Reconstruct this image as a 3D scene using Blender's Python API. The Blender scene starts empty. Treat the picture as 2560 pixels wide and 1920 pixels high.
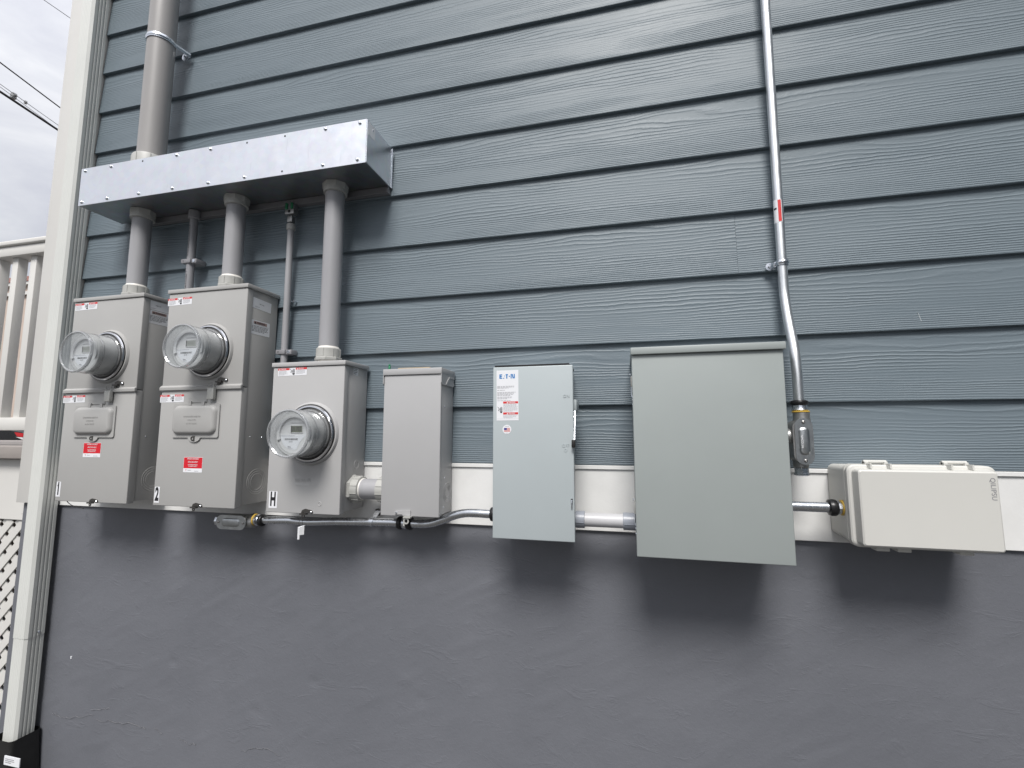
import bpy, bmesh, math, random
from mathutils import Vector, Matrix, noise

rnd = random.Random(7)
S = bpy.context.scene
COL = S.collection
R = math.radians

# ------------------------------------------------------------------ camera
EYE = Vector((0.0, -1.34, 1.25))          # 1.34 m from the siding, eye height 1.25 m
YAW, PITCH, FPX = R(13.62), R(6.171), 1161.3   # found from the vanishing points of laps, box edges and depth edges
cam = bpy.data.cameras.new('camera')
cam.sensor_width = 36.0
cam.lens = FPX / 2560.0 * 36.0
cam.clip_start, cam.clip_end = 0.02, 2000.0
camo = bpy.data.objects.new('camera', cam)
COL.objects.link(camo)
camo.location = EYE
camo.rotation_euler = (math.pi / 2 + PITCH, 0.0, YAW)
S.camera = camo

# ------------------------------------------------------------------ sky, sun, exposure
SUN_EL, SUN_AZ = R(53), R(4)             # azimuth: from the wall's normal, + = towards the right
wd = bpy.data.worlds.new('World')
S.world = wd
wd.use_nodes = True
nt = wd.node_tree
nt.nodes.clear()


def N(tree, typ, **kw):
    n = tree.nodes.new(typ)
    for k, v in kw.items():
        if k in ('op',):
            n.operation = v
        elif hasattr(n, k):
            setattr(n, k, v)
        else:
            n.inputs[k].default_value = v
    return n


def mth(tree, op, a, b=None, clamp=False):
    n = tree.nodes.new('ShaderNodeMath')
    n.operation = op
    n.use_clamp = clamp
    for i, v in enumerate((a, b)):
        if v is None:
            continue
        if isinstance(v, (int, float)):
            n.inputs[i].default_value = v
        else:
            tree.links.new(v, n.inputs[i])
    return n.outputs[0]


def mixc(tree, fac, a, b, blend='MIX'):
    n = tree.nodes.new('ShaderNodeMix')
    n.data_type = 'RGBA'
    n.blend_type = blend
    for sock, v in ((n.inputs[0], fac), (n.inputs[6], a), (n.inputs[7], b)):
        if isinstance(v, (int, float)):
            sock.default_value = v
        elif isinstance(v, (tuple, list)):
            sock.default_value = (v[0], v[1], v[2], 1.0)
        else:
            tree.links.new(v, sock)
    return n.outputs[2]


def ramp(tree, fac, stops):
    n = tree.nodes.new('ShaderNodeValToRGB')
    while len(n.color_ramp.elements) < len(stops):
        n.color_ramp.elements.new(0.5)
    for e, (p, c) in zip(n.color_ramp.elements, stops):
        e.position = p
        e.color = (c[0], c[1], c[2], 1.0) if isinstance(c, (tuple, list)) else (c, c, c, 1.0)
    tree.links.new(fac, n.inputs[0])
    return n.outputs[0]


sky = nt.nodes.new('ShaderNodeTexSky')
sky.sky_type = 'NISHITA'
sky.sun_disc = False
sky.sun_elevation = SUN_EL
sky.sun_rotation = math.pi - SUN_AZ
tc = nt.nodes.new('ShaderNodeTexCoord')
sep = nt.nodes.new('ShaderNodeSeparateXYZ')
nt.links.new(tc.outputs['Generated'], sep.inputs[0])
up = mth(nt, 'MAXIMUM', sep.outputs[2], 0.0)
OVERCAST = 0.49
lum = mth(nt, 'MULTIPLY', mth(nt, 'ADD', mth(nt, 'MULTIPLY', up, 2.0), 1.0), OVERCAST / 3.0 * 1.12)   # overcast sky: three times brighter overhead
mp = nt.nodes.new('ShaderNodeMapping')
mp.inputs['Scale'].default_value = (2.2, 2.2, 5.0)
nt.links.new(tc.outputs['Generated'], mp.inputs[0])
cl = N(nt, 'ShaderNodeTexNoise', Scale=2.3, Detail=7.0, Roughness=0.58, Distortion=0.35)
nt.links.new(mp.outputs[0], cl.inputs['Vector'])
cloud = ramp(nt, cl.outputs[0], [(0.30, (0.80, 0.81, 0.89)), (0.52, (0.96, 0.97, 1.02)), (0.68, (1.14, 1.14, 1.16))])
cc = nt.nodes.new('ShaderNodeCombineColor')
for i in range(3):
    nt.links.new(lum, cc.inputs[i])
over = mixc(nt, 1.0, cc.outputs[0], cloud, 'MULTIPLY')
skyc = mixc(nt, 1.0, sky.outputs[0], (0.09, 0.09, 0.09), 'MULTIPLY')
bgc = mixc(nt, 0.93, skyc, over)
bg = nt.nodes.new('ShaderNodeBackground')
bg.inputs[1].default_value = 1.0
nt.links.new(bgc, bg.inputs[0])
wo = nt.nodes.new('ShaderNodeOutputWorld')
nt.links.new(bg.outputs[0], wo.inputs[0])

sl = bpy.data.lights.new('sun', 'SUN')
sl.energy = 1.5
sl.angle = R(21)
sl.color = (1.0, 0.97, 0.93)
so = bpy.data.objects.new('sun', sl)
COL.objects.link(so)
so.location = (2, -8, 12)
sd = Vector((math.sin(SUN_AZ) * math.cos(SUN_EL), -math.cos(SUN_AZ) * math.cos(SUN_EL), math.sin(SUN_EL)))
so.rotation_euler = sd.to_track_quat('Z', 'Y').to_euler()

vs = S.view_settings
vs.view_transform = 'Standard'
vs.look = 'None'
vs.exposure = 1.36
vs.gamma = 1.0
vs.use_curve_mapping = False
S.render.engine = 'CYCLES'
try:
    S.cycles.use_denoising = True
    S.cycles.denoiser = 'OPENIMAGEDENOISE'
except Exception:
    pass
S.cycles.max_bounces = 8
S.cycles.transparent_max_bounces = 16

# ------------------------------------------------------------------ pixel -> place
cy, sy, cp, sp = math.cos(YAW), math.sin(YAW), math.cos(PITCH), math.sin(PITCH)


def ray(px, py):
    """direction of photo pixel (2560 wide) scaled so that it goes 1 m towards the wall"""
    a, b = (px - 1280) / FPX, (960 - py) / FPX
    f, u = cp - b * sp, sp + b * cp
    d = Vector((a * cy - f * sy, a * sy + f * cy, u))
    return d / d.y


def at(px, py, dep=0.0):
    """point seen at a pixel on the plane standing dep metres out from the siding"""
    return EYE + ray(px, py) * (1.34 - dep)


def side(px, py, X):
    """point seen at a pixel on the plane x = X"""
    r = ray(px, py)
    return EYE + r * (X / r.x)


def frect(x0, y0, x1, y1, dep):
    mx, my = (x0 + x1) / 2, (y0 + y1) / 2
    return at(x0, my, dep).x, at(x1, my, dep).x, at(mx, y1, dep).z, at(mx, y0, dep).z


# ------------------------------------------------------------------ object helpers
def tag(o, label=None, cat=None, group=None, kind=None):
    for k, v in (('label', label), ('category', cat), ('group', group), ('kind', kind)):
        if v:
            o[k] = v
    return o


def thing(name, label, cat, loc, group=None):
    o = bpy.data.objects.new(name, None)
    o.empty_display_size = 0.05
    COL.objects.link(o)
    o.location = loc
    return tag(o, label, cat, group)


def root_loc(o):
    while o.parent:
        o = o.parent
    return Vector(o.location)


def finish(bm, name, mat, smooth):
    bmesh.ops.recalc_face_normals(bm, faces=bm.faces[:])
    me = bpy.data.meshes.new(name)
    bm.to_mesh(me)
    bm.free()
    if smooth:
        for p in me.polygons:
            p.use_smooth = True
        me.set_sharp_from_angle(angle=R(smooth))
    me.materials.append(mat)
    return me


def part(name, bm, mat, parent=None, smooth=35, label=None):
    """link a bmesh given in world coordinates as one object"""
    if parent is not None:
        bmesh.ops.translate(bm, verts=bm.verts[:], vec=-root_loc(parent))
    me = finish(bm, name, mat, smooth)
    o = bpy.data.objects.new(name, me)
    COL.objects.link(o)
    if parent is not None:
        o.parent = parent
    if label:
        o['label'] = label
    return o


def inst(name, me, loc, parent, rot=None):
    o = bpy.data.objects.new(name, me)
    COL.objects.link(o)
    o.parent = parent
    o.location = Vector(loc) - root_loc(parent)
    if rot:
        o.rotation_euler = rot
    return o


def copy_tree(o, parent=None, skip=()):
    c = o.copy()
    COL.objects.link(c)
    c.parent = parent
    for ch in list(o.children):
        if ch.name.split('.')[0] not in skip:
            copy_tree(ch, c, skip)
    return c


# ------------------------------------------------------------------ shapes
def BM():
    return bmesh.new()


def box(x0, x1, y0, y1, z0, z1, bev=0.0, seg=2, bm=None):
    b = bmesh.new()
    bmesh.ops.create_cube(b, size=1.0)
    for v in b.verts:
        v.co = Vector((x0 + (v.co.x + .5) * (x1 - x0), y0 + (v.co.y + .5) * (y1 - y0), z0 + (v.co.z + .5) * (z1 - z0)))
    if bev:
        bmesh.ops.bevel(b, geom=b.edges[:], offset=bev, segments=seg, affect='EDGES', profile=0.5)
    return merge(bm, b)


def merge(bm, b):
    if bm is None:
        return b
    me = bpy.data.meshes.new('tmp')
    b.to_mesh(me)
    b.free()
    bm.from_mesh(me)
    bpy.data.meshes.remove(me)
    return bm


def frame_of(axis):
    a = Vector(axis).normalized()
    u = a.orthogonal().normalized()
    if abs(a.z) > 0.99:
        u = Vector((1, 0, 0))
    elif abs(a.y) > 0.99:
        u = Vector((1, 0, 0))
    elif abs(a.x) > 0.99:
        u = Vector((0, 0, 1))
    return u, a.cross(u), a


def lathe(o, axis, prof, seg=32, bm=None, closed=False, cap=True, phase=0.0):
    """revolve profile [(radius, height)] round axis through o"""
    b = bm or bmesh.new()
    u, v, a = frame_of(axis)
    o = Vector(o)
    rings = []
    for r, h in prof:
        if r < 1e-6:
            rings.append([b.verts.new(o + a * h)])
        else:
            rings.append([b.verts.new(o + a * h + (u * math.cos(t) + v * math.sin(t)) * r)
                          for t in [2 * math.pi * i / seg + phase for i in range(seg)]])
    prs = list(zip(rings, rings[1:])) + ([(rings[-1], rings[0])] if closed else [])
    for p, q in prs:
        for i in range(seg):
            j = (i + 1) % seg
            if len(p) == 1 and len(q) == 1:
                continue
            if len(p) == 1:
                b.faces.new((p[0], q[j], q[i]))
            elif len(q) == 1:
                b.faces.new((p[i], p[j], q[0]))
            else:
                b.faces.new((p[i], p[j], q[j], q[i]))
    if cap and not closed:
        for rg in (rings[0], rings[-1]):
            if len(rg) > 2:
                b.faces.new(rg)
    return b


def cyl(p, q, r, seg=24, bm=None, bev=0.0, phase=0.0):
    p, q = Vector(p), Vector(q)
    L = (q - p).length
    prof = [(r, 0), (r, L)] if not bev else [(r - bev, 0), (r, bev), (r, L - bev), (r - bev, L)]
    return lathe(p, q - p, prof, seg, bm, phase=phase)


def smooth_path(pts, n=6):
    out = []
    P = [Vector(p) for p in pts]
    for i in range(len(P) - 1):
        p0, p1, p2, p3 = P[max(i - 1, 0)], P[i], P[i + 1], P[min(i + 2, len(P) - 1)]
        for k in range(n):
            t = k / n
            out.append(0.5 * ((2 * p1) + (p2 - p0) * t + (2 * p0 - 5 * p1 + 4 * p2 - p3) * t * t + (3 * p1 - p0 - 3 * p2 + p3) * t ** 3))
    out.append(P[-1])
    return out


def tube(pts, r, seg=16, bm=None, flat=None):
    b = bm or bmesh.new()
    P = [Vector(p) for p in pts]
    rings = []
    pu = None
    for i, p in enumerate(P):
        d = (P[min(i + 1, len(P) - 1)] - P[max(i - 1, 0)]).normalized()
        if pu is None:
            u, v, _ = frame_of(d)
        else:
            u = (pu - d * pu.dot(d)).normalized()
            v = d.cross(u)
        pu = u
        rr = r[i] if isinstance(r, (list, tuple)) else r
        rings.append([b.verts.new(p + u * math.cos(2 * math.pi * k / seg) * rr + v * math.sin(2 * math.pi * k / seg) * rr * (flat or 1)) for k in range(seg)])
    for p, q in zip(rings, rings[1:]):
        for i in range(seg):
            b.faces.new((p[i], p[(i + 1) % seg], q[(i + 1) % seg], q[i]))
    b.faces.new(rings[0])
    b.faces.new(rings[-1])
    return b


def prism(pts, vec, bm=None):
    b = bm or bmesh.new()
    vec = Vector(vec)
    lo = [b.verts.new(Vector(p)) for p in pts]
    hi = [b.verts.new(Vector(p) + vec) for p in pts]
    b.faces.new(lo)
    b.faces.new(hi)
    for i in range(len(pts)):
        j = (i + 1) % len(pts)
        b.faces.new((lo[i], lo[j], hi[j], hi[i]))
    return b


def rr(x0, x1, z0, z1, r, n=5):
    out = []
    for cx, cz, a0 in ((x1 - r, z1 - r, 0), (x0 + r, z1 - r, 90), (x0 + r, z0 + r, 180), (x1 - r, z0 + r, 270)):
        for k in range(n + 1):
            a = R(a0 + 90 * k / n)
            out.append((cx + r * math.cos(a), cz + r * math.sin(a)))
    return out


class F:
    """a flat face: origin o, u across, v up, n out of it"""

    def __init__(s, o, u=(1, 0, 0), v=(0, 0, 1), turn=0.0):
        s.o, s.u, s.v = Vector(o), Vector(u), Vector(v)
        s.n = s.u.cross(s.v)
        if turn:
            q = Matrix.Rotation(R(turn), 3, s.n)
            s.u, s.v = q @ s.u, q @ s.v

    def p(s, a, b, h=0.0):
        return s.o + s.u * a + s.v * b + s.n * h

    def poly(s, pts, h0, h1, bm=None):
        return prism([s.p(a, b, h0) for a, b in pts], s.n * (h1 - h0), bm)

    def plate(s, a0, a1, b0, b1, h0, h1, r=0.0, bm=None, n=4):
        return s.poly(rr(a0, a1, b0, b1, r, n) if r else [(a0, b0), (a1, b0), (a1, b1), (a0, b1)], h0, h1, bm)

    def quad(s, a0, a1, b0, b1, h, bm=None):
        b = bm or bmesh.new()
        b.faces.new([b.verts.new(s.p(x, y, h)) for x, y in ((a0, b0), (a1, b0), (a1, b1), (a0, b1))])
        return b


def text(f, string, a, b, size, h, mat, name, parent, align='LEFT', width=1.0, bold=0.0, extrude=0.00012, rot=0.0, space=1.0):
    cu = bpy.data.curves.new('t', 'FONT')
    cu.body = string
    cu.size = 1.0
    cu.align_x = align
    cu.align_y = 'CENTER'
    cu.offset = bold
    cu.space_character = space
    cu.resolution_u = 3
    to = bpy.data.objects.new('t', cu)
    COL.objects.link(to)
    dg = bpy.context.evaluated_depsgraph_get()
    me = bpy.data.meshes.new_from_object(to.evaluated_get(dg))
    bm = bmesh.new()
    bm.from_mesh(me)
    bpy.data.meshes.remove(me)
    bpy.data.objects.remove(to)
    bpy.data.curves.remove(cu)
    c, s = math.cos(R(rot)), math.sin(R(rot))
    for v in bm.verts:
        x, y = v.co.x * size * width, v.co.y * size
        v.co = f.p(a + x * c - y * s, b + x * s + y * c, h)
    if extrude > 0.0003:
        ret = bmesh.ops.extrude_face_region(bm, geom=bm.faces[:])
        bmesh.ops.translate(bm, verts=[e for e in ret['geom'] if isinstance(e, bmesh.types.BMVert)], vec=f.n * extrude)
    return part(name, bm, mat, parent, smooth=0)


def fine_print(f, a0, a1, b0, b1, rows, h, mat, parent, rng, fill=0.75, cover=0.95):
    bm = bmesh.new()
    rh = (b1 - b0) / rows
    for i in range(rows):
        y0 = b1 - (i + 0.5 + fill * 0.32) * rh
        y1 = b1 - (i + 0.5 - fill * 0.32) * rh
        x = a0
        end = a0 + (a1 - a0) * (cover if i < rows - 1 else cover * 0.75) * rng.uniform(0.85, 1.0)
        while x < end:
            w = (a1 - a0) * rng.uniform(0.06, 0.16)
            f.quad(x, min(x + w, end), y0, y1, h, bm)
            x += w + (a1 - a0) * 0.025
    return part('fine_print', bm, mat, parent, smooth=0)

# ------------------------------------------------------------------ materials
def material(name, col, rough=0.5, metal=0.0, spec=0.5, var=0.06, vscale=6.0, bump=0.0, bscale=300.0, rvar=0.08, coat=0.0, stretch=None):
    m = bpy.data.materials.new(name)
    m.use_nodes = True
    t = m.node_tree
    bs = t.nodes['Principled BSDF']
    bs.inputs['Metallic'].default_value = metal
    bs.inputs['Specular IOR Level'].default_value = spec
    bs.inputs['Coat Weight'].default_value = coat
    tc = t.nodes.new('ShaderNodeTexCoord')
    vec = tc.outputs['Object']
    if stretch:
        mpn = t.nodes.new('ShaderNodeMapping')
        mpn.inputs['Scale'].default_value = stretch
        t.links.new(vec, mpn.inputs[0])
        vec = mpn.outputs[0]
    n = N(t, 'ShaderNodeTexNoise', Scale=vscale, Detail=6.0, Roughness=0.62)
    t.links.new(vec, n.inputs['Vector'])
    lo = tuple(c * (1 - var) for c in col)
    hi = tuple(min(1, c * (1 + var)) for c in col)
    t.links.new(ramp(t, n.outputs[0], [(0.3, lo), (0.7, hi)]), bs.inputs['Base Color'])
    n2 = N(t, 'ShaderNodeTexNoise', Scale=vscale * 2.7, Detail=5.0, Roughness=0.7)
    t.links.new(vec, n2.inputs['Vector'])
    t.links.new(ramp(t, n2.outputs[0], [(0.25, max(0.02, rough - rvar)), (0.75, min(1, rough + rvar))]), bs.inputs['Roughness'])
    if bump:
        n3 = N(t, 'ShaderNodeTexNoise', Scale=bscale, Detail=3.0, Roughness=0.5)
        t.links.new(vec, n3.inputs['Vector'])
        bp = t.nodes.new('ShaderNodeBump')
        bp.inputs['Strength'].default_value = 0.5
        bp.inputs['Distance'].default_value = bump
        t.links.new(n3.outputs[0], bp.inputs['Height'])
        t.links.new(bp.outputs[0], bs.inputs['Normal'])
    return m


def siding_material():
    m = bpy.data.materials.new('siding_paint')
    m.use_nodes = True
    t = m.node_tree
    L = t.links.new
    bs = t.nodes['Principled BSDF']
    tc = t.nodes.new('ShaderNodeTexCoord')
    oi = t.nodes.new('ShaderNodeObjectInfo')
    sx = t.nodes.new('ShaderNodeSeparateXYZ')
    L(tc.outputs['Object'], sx.inputs[0])
    x, z = sx.outputs[0], sx.outputs[2]
    rd = oi.outputs['Random']

    def vec(a, b, c):
        n = t.nodes.new('ShaderNodeCombineXYZ')
        for i, q in enumerate((a, b, c)):
            if isinstance(q, (int, float)):
                n.inputs[i].default_value = q
            else:
                L(q, n.inputs[i])
        return n.outputs[0]

    def noi(v, detail=2.0, rough=0.5, dist=0.0):
        n = N(t, 'ShaderNodeTexNoise', Scale=1.0, Detail=detail, Roughness=rough, Distortion=dist)
        L(v, n.inputs['Vector'])
        return n.outputs[0]
    r100 = mth(t, 'MULTIPLY', rd, 173.0)
    big = noi(vec(mth(t, 'ADD', mth(t, 'MULTIPLY', x, 1.5), r100), mth(t, 'MULTIPLY', z, 11.0), r100), 2.0)
    wig = noi(vec(mth(t, 'ADD', mth(t, 'MULTIPLY', x, 9.0), r100), mth(t, 'MULTIPLY', z, 30.0), 3.1), 3.0)
    # growth rings: crowded low on the board, wide and looping near its top
    zz = mth(t, 'SUBTRACT', z, mth(t, 'MULTIPLY', mth(t, 'MULTIPLY', z, z), 2.3))
    w = mth(t, 'ADD', mth(t, 'MULTIPLY', z, 4.5), 0.25)
    ph = mth(t, 'ADD', mth(t, 'MULTIPLY', zz, 1060.0), mth(t, 'MULTIPLY', mth(t, 'MULTIPLY', big, w), 46.0))
    ph = mth(t, 'ADD', ph, mth(t, 'MULTIPLY', wig, 5.5))
    jag = noi(vec(mth(t, 'ADD', mth(t, 'MULTIPLY', x, 48.0), r100), mth(t, 'MULTIPLY', z, 70.0), 6.3), 3.0, 0.65)
    ph = mth(t, 'ADD', ph, mth(t, 'MULTIPLY', jag, 2.4))
    s = mth(t, 'ADD', mth(t, 'MULTIPLY', mth(t, 'SINE', ph), 0.5), 0.5)
    ridge = mth(t, 'POWER', s, 2.5)
    amp = noi(vec(mth(t, 'ADD', mth(t, 'MULTIPLY', x, 2.3), r100), mth(t, 'MULTIPLY', z, 22.0), 9.7), 3.0, 0.6)
    amp = ramp(t, amp, [(0.34, 0.12), (0.62, 1.0)])
    fine = noi(vec(mth(t, 'ADD', mth(t, 'MULTIPLY', x, 14.0), r100), mth(t, 'MULTIPLY', z, 420.0), 1.0), 3.0, 0.6)
    hgt = mth(t, 'ADD', mth(t, 'MULTIPLY', ridge, amp), mth(t, 'MULTIPLY', fine, 0.35))
    bp = t.nodes.new('ShaderNodeBump')
    bp.inputs['Strength'].default_value = 0.8
    bp.inputs['Distance'].default_value = 0.00125
    L(hgt, bp.inputs['Height'])
    L(bp.outputs[0], bs.inputs['Normal'])
    v1 = noi(vec(mth(t, 'MULTIPLY', x, 2.0), mth(t, 'MULTIPLY', z, 6.0), r100), 5.0, 0.6)
    c1 = ramp(t, v1, [(0.3, (0.126, 0.160, 0.185)), (0.7, (0.150, 0.186, 0.212))])
    c2 = mixc(t, mth(t, 'MULTIPLY', rd, 0.22), c1, (0.108, 0.138, 0.161))
    # chalky scuffs, few and small
    sc = noi(vec(mth(t, 'ADD', mth(t, 'MULTIPLY', x, 5.0), r100), mth(t, 'MULTIPLY', z, 9.0), 4.0), 6.0, 0.75)
    c3 = mixc(t, mth(t, 'MULTIPLY', ramp(t, sc, [(0.68, 0.0), (0.78, 1.0)]), 0.22), c2, (0.30, 0.32, 0.33))
    L(c3, bs.inputs['Base Color'])
    L(ramp(t, v1, [(0.2, 0.44), (0.8, 0.57)]), bs.inputs['Roughness'])
    bs.inputs['Specular IOR Level'].default_value = 0.45
    return m


def stucco_material():
    m = bpy.data.materials.new('foundation_paint')
    m.use_nodes = True
    t = m.node_tree
    L = t.links.new
    bs = t.nodes['Principled BSDF']
    tc = t.nodes.new('ShaderNodeTexCoord')
    a = N(t, 'ShaderNodeTexNoise', Scale=2.1, Detail=7.0, Roughness=0.6, Distortion=0.4)
    L(tc.outputs['Object'], a.inputs['Vector'])
    b = N(t, 'ShaderNodeTexNoise', Scale=26.0, Detail=5.0, Roughness=0.6)
    L(tc.outputs['Object'], b.inputs['Vector'])
    g = N(t, 'ShaderNodeTexNoise', Scale=420.0, Detail=3.0, Roughness=0.6)
    L(tc.outputs['Object'], g.inputs['Vector'])
    col = ramp(t, a.outputs[0], [(0.25, (0.130, 0.136, 0.154)), (0.75, (0.152, 0.158, 0.178))])
    col = mixc(t, mth(t, 'MULTIPLY', ramp(t, b.outputs[0], [(0.55, 0.0), (0.8, 1.0)]), 0.2), col, (0.175, 0.181, 0.20))
    L(col, bs.inputs['Base Color'])
    L(ramp(t, a.outputs[0], [(0.3, 0.38), (0.7, 0.55)]), bs.inputs['Roughness'])
    sw = t.nodes.new('ShaderNodeMapping')
    sw.inputs['Rotation'].default_value = (0, R(28), 0)
    sw.inputs['Scale'].default_value = (7, 7, 17)
    L(tc.outputs['Object'], sw.inputs[0])
    tw = N(t, 'ShaderNodeTexNoise', Scale=1.0, Detail=4.0, Roughness=0.7, Distortion=1.6)      # trowel sweeps
    L(sw.outputs[0], tw.inputs['Vector'])
    md = N(t, 'ShaderNodeTexNoise', Scale=110.0, Detail=4.0, Roughness=0.6)
    L(tc.outputs['Object'], md.inputs['Vector'])
    h = mth(t, 'ADD', mth(t, 'MULTIPLY', b.outputs[0], 0.9), mth(t, 'MULTIPLY', g.outputs[0], 0.30))
    h = mth(t, 'ADD', h, mth(t, 'ADD', mth(t, 'MULTIPLY', ramp(t, tw.outputs[0], [(0.56, 0.0), (0.72, 1.0)]), 0.52), mth(t, 'MULTIPLY', md.outputs[0], 0.5)))
    bp = t.nodes.new('ShaderNodeBump')
    bp.inputs['Strength'].default_value = 0.55
    bp.inputs['Distance'].default_value = 0.0016
    L(h, bp.inputs['Height'])
    L(bp.outputs[0], bs.inputs['Normal'])
    return m


def clear_material():
    """thin clear polycarbonate: see-through with a fresnel sheen"""
    m = bpy.data.materials.new('clear_cover')
    m.use_nodes = True
    t = m.node_tree
    t.nodes.clear()
    fr = t.nodes.new('ShaderNodeLayerWeight')
    fr.inputs[0].default_value = 0.5
    sch = mth(t, 'ADD', mth(t, 'MULTIPLY', mth(t, 'POWER', fr.outputs['Facing'], 3.5), 0.8), 0.03)
    tr = t.nodes.new('ShaderNodeBsdfTransparent')
    tr.inputs[0].default_value = (0.93, 0.94, 0.945, 1)
    gl = t.nodes.new('ShaderNodeBsdfGlossy')
    gl.inputs['Roughness'].default_value = 0.06
    df = t.nodes.new('ShaderNodeBsdfDiffuse')
    df.inputs[0].default_value = (0.75, 0.76, 0.77, 1)
    m0 = t.nodes.new('ShaderNodeMixShader')
    m0.inputs[0].default_value = 0.035
    t.links.new(tr.outputs[0], m0.inputs[1])
    t.links.new(df.outputs[0], m0.inputs[2])
    mx = t.nodes.new('ShaderNodeMixShader')
    t.links.new(sch, mx.inputs[0])
    t.links.new(m0.outputs[0], mx.inputs[1])
    t.links.new(gl.outputs[0], mx.inputs[2])
    o = t.nodes.new('ShaderNodeOutputMaterial')
    t.links.new(mx.outputs[0], o.inputs[0])
    return m


def galvanised_material(name, col, rough):
    m = material(name, col, rough, 1.0, var=0.05, vscale=9.0, rvar=0.07)
    t = m.node_tree
    bs = t.nodes['Principled BSDF']
    tc = t.nodes.new('ShaderNodeTexCoord')
    v = N(t, 'ShaderNodeTexVoronoi', Scale=55.0)
    t.links.new(tc.outputs['Object'], v.inputs['Vector'])
    src = bs.inputs['Base Color'].links[0].from_socket
    sp_ = mixc(t, 0.10, src, v.outputs['Color'], 'SOFT_LIGHT')
    # drip marks
    mpn = t.nodes.new('ShaderNodeMapping')
    mpn.inputs['Scale'].default_value = (60, 60, 7)
    t.links.new(tc.outputs['Object'], mpn.inputs[0])
    d = N(t, 'ShaderNodeTexNoise', Scale=1.0, Detail=4.0, Roughness=0.7)
    t.links.new(mpn.outputs[0], d.inputs['Vector'])
    c = mixc(t, mth(t, 'MULTIPLY', ramp(t, d.outputs[0], [(0.62, 0.0), (0.72, 1.0)]), 0.16), sp_, tuple(x * 0.55 for x in col))
    t.links.new(c, bs.inputs['Base Color'])
    return m


M = {}
M['siding'] = siding_material()
M['stucco'] = stucco_material()
M['clear'] = clear_material()
M['trim'] = material('trim_white', (0.73, 0.73, 0.722), 0.45, var=0.06, vscale=7, rvar=0.1, bump=0.0004, bscale=180)
M['vinyl'] = material('vinyl_white', (0.62, 0.63, 0.605), 0.38, var=0.035, vscale=4, rvar=0.08)
M['rail'] = material('rail_vinyl', (0.63, 0.62, 0.595), 0.4, var=0.03, vscale=4)
M['deck'] = material('deck_brown_grey', (0.27, 0.245, 0.23), 0.7, var=0.12, vscale=14, bump=0.001, bscale=60, stretch=(0.15, 1, 1))
M['mgrey'] = material('meter_box_grey', (0.385, 0.382, 0.374), 0.42, spec=0.3, var=0.025, vscale=5, rvar=0.05, bump=0.00012, bscale=700)
M['ngrey'] = material('breaker_box_grey', (0.40, 0.40, 0.405), 0.4, var=0.025, vscale=6, rvar=0.05, bump=0.00012, bscale=700)
M['egrey'] = material('switch_pale_grey', (0.415, 0.46, 0.475), 0.38, var=0.025, vscale=5, rvar=0.05, bump=0.00012, bscale=700)
M['bgrey'] = material('cabinet_green_grey', (0.315, 0.345, 0.34), 0.4, var=0.03, vscale=4, rvar=0.05, bump=0.00014, bscale=650)
M['qwhite'] = material('box_off_white', (0.58, 0.575, 0.545), 0.45, var=0.02, vscale=5, rvar=0.05, bump=0.00015, bscale=900)
M['pvc'] = material('pvc_grey', (0.33, 0.33, 0.345), 0.42, var=0.06, vscale=9, rvar=0.1, stretch=(1, 1, 0.25))
M['pvc_dark'] = material('pvc_dark_grey', (0.17, 0.17, 0.18), 0.45, var=0.07, vscale=12)
M['pvc_blue'] = material('pvc_fitting_grey', (0.29, 0.31, 0.35), 0.3, var=0.05, vscale=12)
M['pvc_pale'] = material('pvc_pale_grey', (0.50, 0.50, 0.515), 0.4, var=0.05, vscale=12)
M['hub'] = material('pvc_hub_grey', (0.42, 0.42, 0.40), 0.45, var=0.06, vscale=18)
M['riser'] = material('riser_pvc_grey', (0.30, 0.29, 0.285), 0.45, var=0.07, vscale=8, rvar=0.1, stretch=(1, 1, 0.2))
M['glue'] = material('primer_smear', (0.72, 0.70, 0.66), 0.5, var=0.1, vscale=60)
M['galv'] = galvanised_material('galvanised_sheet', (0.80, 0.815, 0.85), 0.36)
M['galv_shaded'] = galvanised_material('galvanised_shaded', (0.36, 0.37, 0.385), 0.42)  # darker copy of the same sheet: underside shade put into the colour
M['emt'] = material('emt_steel', (0.66, 0.68, 0.71), 0.24, 1.0, var=0.06, vscale=30, rvar=0.1, stretch=(1, 1, 0.2))
M['emt_dull'] = material('emt_galvanised', (0.74, 0.76, 0.78), 0.40, 1.0, var=0.06, vscale=40, rvar=0.08, stretch=(1, 1, 0.2))
M['zinc'] = material('zinc_bright', (0.72, 0.75, 0.80), 0.25, 1.0, var=0.08, vscale=60)
M['steel_dark'] = material('dark_steel', (0.10, 0.095, 0.09), 0.4, 0.7, var=0.15, vscale=80)
M['cast'] = material('cast_aluminium', (0.36, 0.36, 0.355), 0.42, 0.85, var=0.1, vscale=60, bump=0.0004, bscale=400)
M['chrome'] = material('chrome_ring', (0.80, 0.80, 0.82), 0.14, 1.0, var=0.03, vscale=30)
M['black'] = material('black_fitting', (0.018, 0.018, 0.019), 0.3, 0.3, var=0.2, vscale=60)
M['rubber'] = material('black_plastic', (0.012, 0.012, 0.012), 0.5, var=0.2, vscale=20)
M['yellow'] = material('yellow_ring', (0.55, 0.36, 0.06), 0.45, var=0.1, vscale=50)
M['green'] = material('green_screw', (0.02, 0.20, 0.09), 0.4, 0.2, var=0.1, vscale=50)
M['dark'] = material('dark_gap', (0.012, 0.012, 0.013), 0.8, var=0.1)
M['paper'] = material('sticker_white', (0.76, 0.77, 0.80), 0.42, var=0.02, vscale=20)
M['paper_grey'] = material('sticker_pale_grey', (0.86, 0.87, 0.89), 0.42, var=0.02, vscale=20)
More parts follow.
